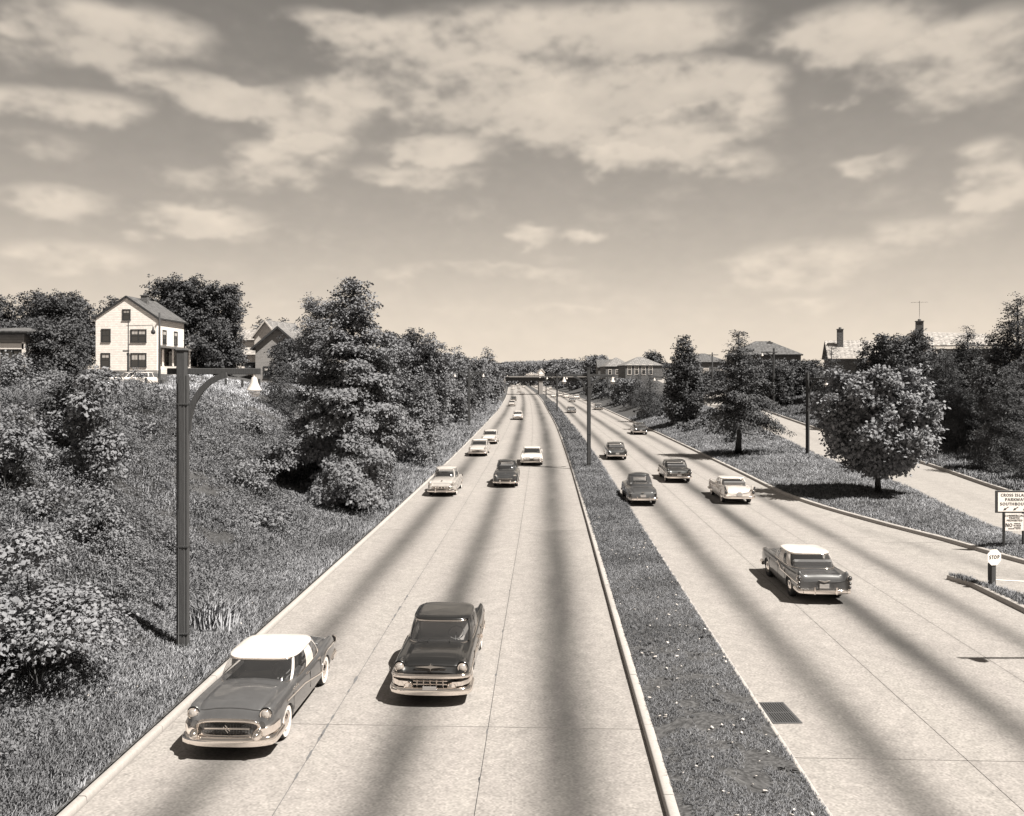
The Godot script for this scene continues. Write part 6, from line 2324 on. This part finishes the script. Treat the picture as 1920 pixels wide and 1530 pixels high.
func make_cars() -> void:
	lane_car("two tone sedan with a white roof and oval grille by the embankment kerb", "oval", 0.085, 0.8, -5.55, 19.6, true)
	lane_car("glossy black sedan with a wide chrome bumper and winged nose emblem in the middle lane", "star", 0.006, 0.006, -1.78, 22.3, true)
	lane_car("grey sedan with a white roof and stacked tail lights driving away", "stack", 0.06, 0.85, 10.5, 30.9, false)
	lane_car("dark rounded sedan with a small rear window driving beside the median", "fast", 0.05, 0.04, 7.75, 52.3, false)
	lane_car("black sedan with chrome rear trim just ahead of the dark rounded sedan", "jet", 0.012, 0.012, 11.95, 63.0, false)
	lane_car("white car with outward canted tail fins driving away near the young maple", "fins", 0.75, 0.78, 13.55, 53.0, false)
	lane_car("pale old sedan with chrome grille teeth and a sun visor", "teeth", 0.42, 0.5, -4.35, 56.3, true)
	lane_car("dark old sedan with a split windscreen and rounded fenders facing the viewer", "round", 0.03, 0.03, -0.36, 60.5, true)
	lane_car("white low sedan with a full width grille, beside the dark old sedan", "wide", 0.78, 0.78, 1.75, 74.7, true)
	lane_car("cream sedan in the kerb lane, front one of two together", "plain", 0.5, 0.7, -3.15, 83.0, true, 1)
	lane_car("pale sedan close behind the cream one, nearer the kerb lane's edge", "plain", 0.6, 0.7, -2.45, 97.4, true, 1)
	lane_car("dark sedan with a pale rear window beside the first median lamp", "plain", 0.03, 0.03, 9.6, 79.5, false, 1)
	lane_car("dark sedan at the verge edge of the far roadway", "plain", 0.012, 0.012, 16.7, 112.5, false, 1)
	lane_car("white sedan alone in the middle lane, well beyond the white low one", "plain", 0.7, 0.75, 1.05, 150.0, true, 1)
	lane_car("pale sedan in the kerb lane approaching from the bridge", "plain", 0.5, 0.65, 0.0, 216.0, true, 1)
	lane_car("dark sedan directly behind the pale one coming from the bridge", "plain", 0.04, 0.05, 0.5, 262.0, true, 1)
	lane_car("grey sedan going away just past the second median lamp", "plain", 0.12, 0.5, 12.3, 177.0, false, 1)
	lane_car("dark sedan at the far kerb, ahead of the one at the verge edge", "plain", 0.06, 0.25, 19.5, 193.0, false, 1)
	lane_car("grey sedan heading for the bridge in the middle lane", "plain", 0.14, 0.4, 17.6, 250.0, false, 1)
	lane_car("white sedan behind the cluster nearing the bridge", "plain", 0.7, 0.75, 18.8, 296.0, false, 2)
	lane_car("white sedan by the far kerb nearing the bridge", "plain", 0.7, 0.7, 21.6, 285.0, false, 2)
	lane_car("dark sedan in the cluster nearing the bridge", "plain", 0.02, 0.02, 19.8, 345.0, false, 2)
	lane_car("white sedan beside the median nearing the bridge", "plain", 0.75, 0.75, 14.8, 305.0, false, 2)
	lane_car("pale sedan in the cluster nearing the bridge", "plain", 0.55, 0.7, 18.0, 318.0, false, 2)
	lane_car("light sedan entering the bridge's shadow towards the viewer", "plain", 0.3, 0.6, 4.2, 345.0, true, 2)
	lane_car("light sedan under the bridge towards the viewer", "plain", 0.4, 0.6, 3.4, 392.0, true, 2)
	var far := [[0.5, 480.0], [4.0, 520.0], [0.8, 590.0], [7.6, 560.0], [4.2, 660.0], [0.6, 720.0], [7.4, 800.0], [4.0, 860.0], [0.8, 930.0]]
	for q in far:
		lane_car("distant car on the roadway beyond the bridge", "plain", [0.7, 0.4, 0.6][int(q[1]) % 3], 0.7, q[0], q[1], true, 2, "cars beyond the bridge")
	for q in [[15.6, 420.0], [19.0, 455.0], [22.4, 500.0], [15.9, 560.0]]:
		lane_car("distant car driving away on the roadway beyond the bridge", "plain", 0.65, 0.7, q[0], q[1], false, 2, "cars driving away beyond the bridge")
	car("white car crossing the bridge", "plain", 0.75, 0.75, Vector3(8.2, 7.53, -350), PI / 2 + 0.0, 1)
	var wy := ground(-40.2, 89.5)
	car("white station wagon parked on the street in front of the white house", "wagon", 0.75, 0.75, Vector3(-40.0, wy + 0.05, -89.5), -0.85, 1)
	for q in [[33.5, 258.0, 0.7], [31.5, 262.0, 0.3]]:
		var y := ground(q[0], q[1])
		car("pale car parked on the street by the brick houses" if q[2] > 0.5 else "grey car parked on the street by the brick houses", "plain", q[2], q[2], Vector3(q[0], y + 0.05, -q[1]), 1.2, 2)

# ---------------------------------------------------------------- posts and signs
func letters(o: Node3D, text: String, p: Vector3, size: float, turn := 0.0, stretch := 1.0) -> void:
	var t := TextMesh.new()
	var f := SystemFont.new()
	f.font_names = PackedStringArray(["Droid Sans"])
	f.font_weight = 700
	t.font = f
	t.text = text
	t.font_size = 32
	t.pixel_size = size / 23.0
	t.depth = 0.006
	var m := part_m("lettering", t, M.letter, o)
	m.transform = Transform3D(Basis(Vector3.UP, turn).scaled_local(Vector3(stretch, 1, 1)), p)

func make_furniture() -> void:
	street_lamp("tall wooden lamp post with one bracketed arm and bell lamp beside the big bright shrub", -9.05, 23.4, 8.28, 2.0, false, 0.05, "wooden street lamps", "post_wood_pale")
	street_lamp("pale wooden lamp post with two arms on the embankment side", -6.1, 121.0, 8.6, 2.1, true, 0.0, "wooden street lamps", "post_wood_pale")
	street_lamp("dark wooden lamp post with two arms, first one on the median", 6.2, 69.2, 8.2, 2.05, true, 0.0, "wooden street lamps")
	street_lamp("dark wooden lamp post with two arms, second one on the median", 9.0, 171.0, 8.1, 2.05, true, 0.0, "wooden street lamps")
	street_lamp("dark wooden lamp post with two arms, third one on the median", 11.0, 276.0, 8.1, 2.05, true, 0.0, "wooden street lamps")
	street_lamp("dark wooden lamp post whose arm reaches back to the roadway, before the tall pointed tree", 24.0, 130.0, 8.0, 2.4, false, PI, "wooden street lamps")
	street_lamp("wooden lamp post beside the young maple with its arm over the ramp", 27.0, 78.0, 7.9, 1.9, false, -0.9, "wooden street lamps", "post_wood")
	street_lamp("wooden lamp post on the far verge short of the bridge", 28.5, 255.0, 8.0, 2.0, true, 0.0, "wooden street lamps")
	street_lamp("dark wooden lamp post beyond the ramp among the trees", 40.2, 131.0, 11.8, 1.9, false, PI, "wooden street lamps")
	street_lamp("wooden lamp post at the bridge abutment", -3.6, 338.0, 8.6, 1.8, false, 0.0, "wooden street lamps")
	street_lamp("wooden lamp post just outside the picture whose shadow falls on the road", 19.6, 20.7, 8.1, 3.4, false, PI, "wooden street lamps")
	utility_pole("bare dark utility pole in front of the white house's porch corner", -37.8, 91.5, 14.4, false, 0.12)
	utility_pole("dark utility pole with a cross arm above the ramp", 39.9, 170.0, 12.3, true, 0.16)
	# slim lamp by the house
	var gy := ground(-41.6, 92.5)
	var o := thing("street_lamp", "slim dark lamp pole with a long thin arm in front of the white house", "street lamp", Vector3(-41.6, gy, -92.5))
	var g := G.new()
	var h := 13.6 - gy
	g.lathe(PackedVector2Array([Vector2(0.13, 0), Vector2(0.12, h * 0.45), Vector2(0.06, h * 0.5), Vector2(0.05, h), Vector2(0, h)]), 10, 0.4)
	part("post", g, M.trim_dark, o)
	g = G.new()
	g.tube(PackedVector3Array([Vector3(-0.2, h - 0.55, 0), Vector3(2.6, h - 0.5, 0), Vector3(2.7, h - 0.7, 0)]), PackedFloat32Array([0.035]), 6)
	part("arm", g, M.trim_dark, o)
	g = G.new()
	g.xf.origin = Vector3(2.7, h - 0.65, 0)
	g.lathe(PackedVector2Array([Vector2(0, 0), Vector2(0.08, -0.05), Vector2(0.1, -0.3), Vector2(0.24, -0.55), Vector2(0.2, -0.75), Vector2(0, -0.85)]), 12, 0.5)
	part("lamp_head", g, M.trim_dark, o)
	g = G.new()
	g.box(Vector3(-0.25, h * 0.52, 0), Vector3(0.7, 0.16, 0.03))
	g.box(Vector3(0, h * 0.47, 0.05), Vector3(0.3, 0.3, 0.03))
	part("street_sign", g, M.trim_dark, o)
	# guard posts along the street at the top of the slope
	for k in 11:
		var x := -41.5 + k * 1.75
		var d := 86.0 - k * 0.5
		var y := ground(x, d)
		var p := thing("guard_post", "short dark wooden post at the top of the slope, below the white house's street", "guard post", Vector3(x, y, -d), rf(-0.1, 0.1), "guard posts along the street")
		g = G.new()
		g.box(Vector3(0, 0.35, 0), Vector3(0.2, 1.0, 0.2), 0.03)
		part("post", g, M.post_wood, p)
	# railing by the ramp
	o = thing("ramp_railing", "picket railing on a pale concrete footing beside the ramp", "railing", Vector3(0, 0, 0))
	g = G.new()
	var gp := G.new()
	var n := 26
	for k in n:
		var d := lerpf(141.0, 158.0, k / float(n - 1))
		var x := tab(TRL, d) - 0.15
		var y := tab(TRH, d)
		var pk := G.new()
		pk.box(Vector3(x, y + 0.65, -d), Vector3(0.07, 1.0, 0.07))
		part("picket", pk, M.trim_dark, o)
	var pth := PackedVector3Array()
	var pth2 := PackedVector3Array()
	for k in 8:
		var d := lerpf(140.8, 158.2, k / 7.0)
		pth.append(Vector3(tab(TRL, d) - 0.15, tab(TRH, d) + 1.15, -d))
		pth2.append(Vector3(tab(TRL, d) - 0.15, tab(TRH, d) - 0.15, -d))
	g.sweep(pth, PackedVector2Array([Vector2(-0.06, -0.05), Vector2(0.06, -0.05), Vector2(0.06, 0.05), Vector2(-0.06, 0.05)]))
	part("rail", g, M.trim_dark, o)
	gp.sweep(pth2, PackedVector2Array([Vector2(-0.25, -0.6), Vector2(0.15, -0.6), Vector2(0.15, 0.25), Vector2(-0.25, 0.25)]))
	part("footing", gp, M.stone, o)
	# parkway sign
	o = thing("parkway_sign", "white parkway direction sign in a dark frame above a smaller notice, on two posts", "road sign", Vector3(21.05, ground(21.3, 36.7), -36.7), 0.0)
	g = G.new()
	for s in [0.0, 0.84]:
		g.box(Vector3(0.1 + s, 0.65, 0), Vector3(0.09, 1.7, 0.09), 0.01)
	part("post", g, M.trim_dark, o)
	g = G.new()
	g.box(Vector3(0.55, 1.95, 0.02), Vector3(1.66, 0.96, 0.05), 0.01)
	part("frame", g, M.trim_dark, o)
	g = G.new()
	g.box(Vector3(0.58, 1.94, 0.05), Vector3(1.52, 0.82, 0.012))
	part("sign_face", g, M.sign_face, o)
	var z := 0.058
	letters(o, "CROSS ISLAND", Vector3(0.56, 2.235, z), 0.125, 0.0, 1.05)
	letters(o, "PARKWAY", Vector3(0.56, 2.045, z), 0.125, 0.0, 1.1)
	letters(o, "SOUTHBOUND", Vector3(0.56, 1.855, z), 0.125, 0.0, 1.1)
	for k in 3:
		g = G.new()
		g.xf = Transform3D(Basis(Vector3.BACK, deg_to_rad(212)), Vector3(0.16 + k * 0.42, 1.66, z))
		g.extr(PackedVector2Array([Vector2(-0.13, -0.016), Vector2(0.02, -0.016), Vector2(0.02, -0.055), Vector2(0.14, 0.0), Vector2(0.02, 0.055), Vector2(0.02, 0.016), Vector2(-0.13, 0.016)]), -0.003, 0.004)
		part("arrow", g, M.letter, o)
	g = G.new()
	g.box(Vector3(0.52, 1.07, 0.06), Vector3(0.80, 0.72, 0.02), 0.004)
	part("notice", g, M.sign_face, o)
	letters(o, "COMMERCIAL", Vector3(0.52, 1.36, 0.073), 0.085, 0.0, 1.05)
	letters(o, "TRAFFIC", Vector3(0.52, 1.255, 0.073), 0.085, 0.0, 1.05)
	letters(o, "PROHIBITED", Vector3(0.52, 1.15, 0.073), 0.075, 0.0, 1.1)
	letters(o, "NO", Vector3(0.28, 0.95, 0.073), 0.15)
	for k in 3:
		letters(o, ["VEHICLES", "OR TRUCKS", "ALLOWED"][k], Vector3(0.64, 1.02 - k * 0.075, 0.073), 0.045)
	letters(o, "TRAILERS  TRUCKS", Vector3(0.52, 0.80, 0.073), 0.045)
	# stop sign
	o = thing("stop_sign", "small pale octagonal stop sign on a thick wooden post on the island", "stop sign", Vector3(17.15, 0.12, -30.5), 0.2)
	g = G.new()
	g.box(Vector3(0, 0.36, 0), Vector3(0.20, 0.85, 0.20), 0.02)
	part("post", g, M.post_wood_pale, o)
	g = G.new()
	var oct := PackedVector2Array()
	for k in 8:
		var a := TAU * (k + 0.5) / 8.0
		oct.append(Vector2(cos(a), sin(a)) * 0.30)
	g.xf.origin = Vector3(0, 1.02, 0.11)
	g.extr(oct, -0.012, 0.012)
	part("sign_face", g, M.sign_face, o)
	letters(o, "STOP", Vector3(0, 1.03, 0.126), 0.135, 0.0, 0.95)

func make_grass() -> void:
	# weeds over the embankment
	rng.seed = 501
	var xs: Array[Transform3D] = []
	var cs := PackedColorArray()
	for k in 165000:
		var d := 13.0 * pow(7.2, pow(rng.randf(), 0.9))
		var s := 1.6 + 34.0 * pow(rng.randf(), 1.35)
		var x := edge_a(d) - 0.2 - s
		if x < -0.74 * d - 3.0: continue
		var dry := smoothstep(9.0, 14.0, s) * smoothstep(52.0, 68.0, d)
		var w := fn2.get_noise_2d(x * 0.7, d * 0.7)
		if s < 3.2 and rng.randf() > (s - 1.4) / 1.9: continue
		if d < 24.0 and s < 5.0 and rng.randf() < 0.7: continue
		if rng.randf() < dry * 0.93: continue
		var sc := (0.68 + 0.45 * smoothstep(30.0, 80.0, d)) * rf(0.7, 1.35)
		var lift := maxf(0.0, (w + 0.12)) * 1.5 * smoothstep(3.0, 6.0, s) * rf(0.3, 1.0) * (1.0 - dry * 0.8) * lerpf(0.45, 1.0, smoothstep(0.30, 0.42, -x / d))
		var p := Vector3(x, height_left(s, d) + 0.05 + lift, -d)
		var b := Basis(Vector3.UP, rng.randf() * TAU) * Basis(Vector3.RIGHT, rf(-0.4, 0.4))
		xs.append(Transform3D(b.scaled(Vector3.ONE * sc), p))
		var t := (1.0 + 0.5 * fn.get_noise_2d(x * 5.0, d * 5.0)) * rf(0.85, 1.15) * lerpf(1.0, 1.7, dry)
		cs.append(Color(t, t, t))
	var o := scatter("undergrowth", clumps.weed, M.weed, xs, cs)
	tag(o, "tangled weeds and low leafy growth covering the embankment", "undergrowth", "", "stuff")
	# grass
	xs = []
	cs = PackedColorArray()
	for k in 46000:
		var d := 12.5 * pow(6.5, pow(rng.randf(), 1.1))
		var s := 5.0 * pow(rng.randf(), 1.1)
		var x := edge_a(d) - 0.32 - s
		if x < -0.74 * d - 3.0: continue
		grass_at(xs, cs, x, d, height_left(s, d), 1.0 + smoothstep(20.0, 80.0, d) * 1.3, 1.0)
	for k in 34000:
		var d := 15.0 * pow(4.4, rng.randf())
		var s := rf(3.0, 20.0)
		var x := edge_a(d) - 0.32 - s
		if x < -0.74 * d - 3.0: continue
		if fn2.get_noise_2d(x * 0.45 + 9.0, d * 0.45) < -0.12: continue
		grass_at(xs, cs, x, d, height_left(s, d) + 0.05, rf(1.1, 1.7), 0.75)
	for k in 40000:
		var d := lerpf(50.0, 96.0, rng.randf())
		var s := rf(7.0, 34.0)
		var x := edge_a(d) - 0.32 - s
		if x < -0.74 * d - 3.0: continue
		if rng.randf() > smoothstep(7.0, 14.0, s) * smoothstep(50.0, 66.0, d): continue
		grass_at(xs, cs, x, d, height_left(s, d), 1.3, 2.3)
	for k in 14000:
		var d := 70.0 * pow(3.4, rng.randf())
		var s := 6.0 * rng.randf()
		var x := edge_a(d) - 0.32 - s
		grass_at(xs, cs, x, d, height_left(s, d), 2.2 + d / 120.0, 1.0)
		if k % 2 == 0:
			x = lerpf(edge_b(d) + 0.3, edge_c(d) - 0.2, rng.randf())
			grass_at(xs, cs, x, d, 0.15, 1.6 + d / 150.0, 0.62)
	for k in 60000:
		var d := 12.5 * pow(8.0, pow(rng.randf(), 1.15))
		var u := rng.randf()
		var x := lerpf(edge_b(d) + 0.2, edge_c(d) - 0.10, u)
		var bare := smoothstep(-0.05, 0.3, fn2.get_noise_2d(x * 2.0 + 50.0, d * 2.0)) * smoothstep(40.0, 17.0, d) + 0.25 * smoothstep(24.0, 15.0, d)
		if rng.randf() < bare * 0.85 + 0.1 * smoothstep(26.0, 15.0, d): continue
		grass_at(xs, cs, x, d, 0.13 + 0.05 * sin(u * PI), 0.38 + smoothstep(20.0, 80.0, d) * 1.0, 0.85)
	for k in 40000:
		var d := lerpf(34.5, 150.0, pow(rng.randf(), 1.4))
		var u := rng.randf()
		var e := edge_d(d) + 0.25
		var l := tab(TRL, d)
		var x := lerpf(e, l, u)
		if x > 0.74 * d + 3.0: continue
		grass_at(xs, cs, x, d, height_gap(u, d), 0.8 + smoothstep(40.0, 110.0, d) * 1.0, 1.1)
	for k in 2500:
		var d := rf(12.0, 31.8)
		var x := lerpf(island_l(d) + 0.18, island_r(d) - 0.18, rng.randf())
		grass_at(xs, cs, x, d, 0.15, 0.9, 0.9)
	for k in 16000:
		var d := lerpf(50.0, 140.0, pow(rng.randf(), 1.3))
		var s := rng.randf() * 9.0
		var x := tab(TRU, d) + 0.3 + s
		if x > 0.74 * d + 3.0: continue
		grass_at(xs, cs, x, d, height_right(s, d), 2.2, 0.8)
	o = scatter("grass", clumps.tuft, M.grass, xs, cs)
	tag(o, "short grass on the verges, the median and the island", "grass", "", "stuff")
	# bits of paper and stone in the grass
	rng.seed = 612
	var lx: Array[Transform3D] = []
	var lc := PackedColorArray()
	var lg := G.new()
	lg.box(Vector3.ZERO, Vector3(0.05, 0.014, 0.035), 0.005)
	for k in 170:
		var d := 13.0 * pow(3.6, rng.randf())
		var x := lerpf(edge_b(d) + 0.3, edge_c(d) - 0.2, rng.randf())
		var y: float = 0.22
		if k % 4 == 0:
			x = edge_a(d) - rf(0.4, 2.6)
			y = height_left(edge_a(d) - 0.2 - x, d) + 0.06
		lx.append(Transform3D(Basis.from_euler(Vector3(rf(-0.5, 0.5), rf(0, TAU), rf(-0.5, 0.5))).scaled(Vector3.ONE * rf(0.5, 1.7)), Vector3(x, y, -d)))
		var t := rf(0.5, 1.0)
		lc.append(Color(t, t, t))
	var lit := scatter("litter", lg.mesh(), M.litter, lx, lc)
	tag(lit, "scraps of paper and small stones lying in the grass", "litter", "", "stuff")
	# broad leaved weeds on the median
	rng.seed = 640
	for k in 40:
		var d := 13.0 + 14.0 * pow(rng.randf(), 1.2)
		var x := lerpf(edge_b(d) + 0.5, edge_c(d) - 0.3, rng.randf())
		var one: Array[Transform3D] = []
		var w := part_m("median_weed", clumps.dock, M.leaf_dark)
		w.transform = Transform3D(Basis(Vector3.UP, rf(0, TAU)).scaled(Vector3.ONE * rf(0.5, 1.1)), Vector3(x, 0.2, -d))
		tag(w, "small broad leaved weed growing on the bare median", "weed", "weeds on the median")
	for k in 1:
		var xs2: Array[Transform3D] = []
		var cs2 := PackedColorArray()
		for j in 26:
			xs2.append(Transform3D(Basis(Vector3.UP, rf(0, TAU)).scaled(Vector3.ONE * rf(1.3, 2.4)), Vector3(rf(-0.55, 0.55), rf(-0.05, 0.15), rf(-0.5, 0.5))))
			cs2.append(Color(1.25, 1.25, 1.25) * rf(0.8, 1.15))
		var gl := thing("grass_clump", "pale clump of long arching grass beside the nearest lamp post", "grass clump", Vector3(-8.85, ground(-8.85, 25.3), -25.3))
		var bl := scatter("blades", clumps.long, M.grass, xs2, cs2, gl)
		bl.set_meta("kind", "stuff")

func grass_at(xs: Array[Transform3D], cs: PackedColorArray, x: float, d: float, y: float, sc: float, bright: float) -> void:
	var b := Basis(Vector3.UP, rng.randf() * TAU) * Basis(Vector3.RIGHT, rf(-0.25, 0.25))
	xs.append(Transform3D(b.scaled(Vector3(1.0, rf(0.6, 1.2), 1.0) * sc), Vector3(x, y - 0.01, -d)))
	var t := bright * (1.0 + 0.6 * fn2.get_noise_2d(x * 0.6, d * 0.6)) * rf(0.7, 1.3)
	cs.append(Color(t, t, t))
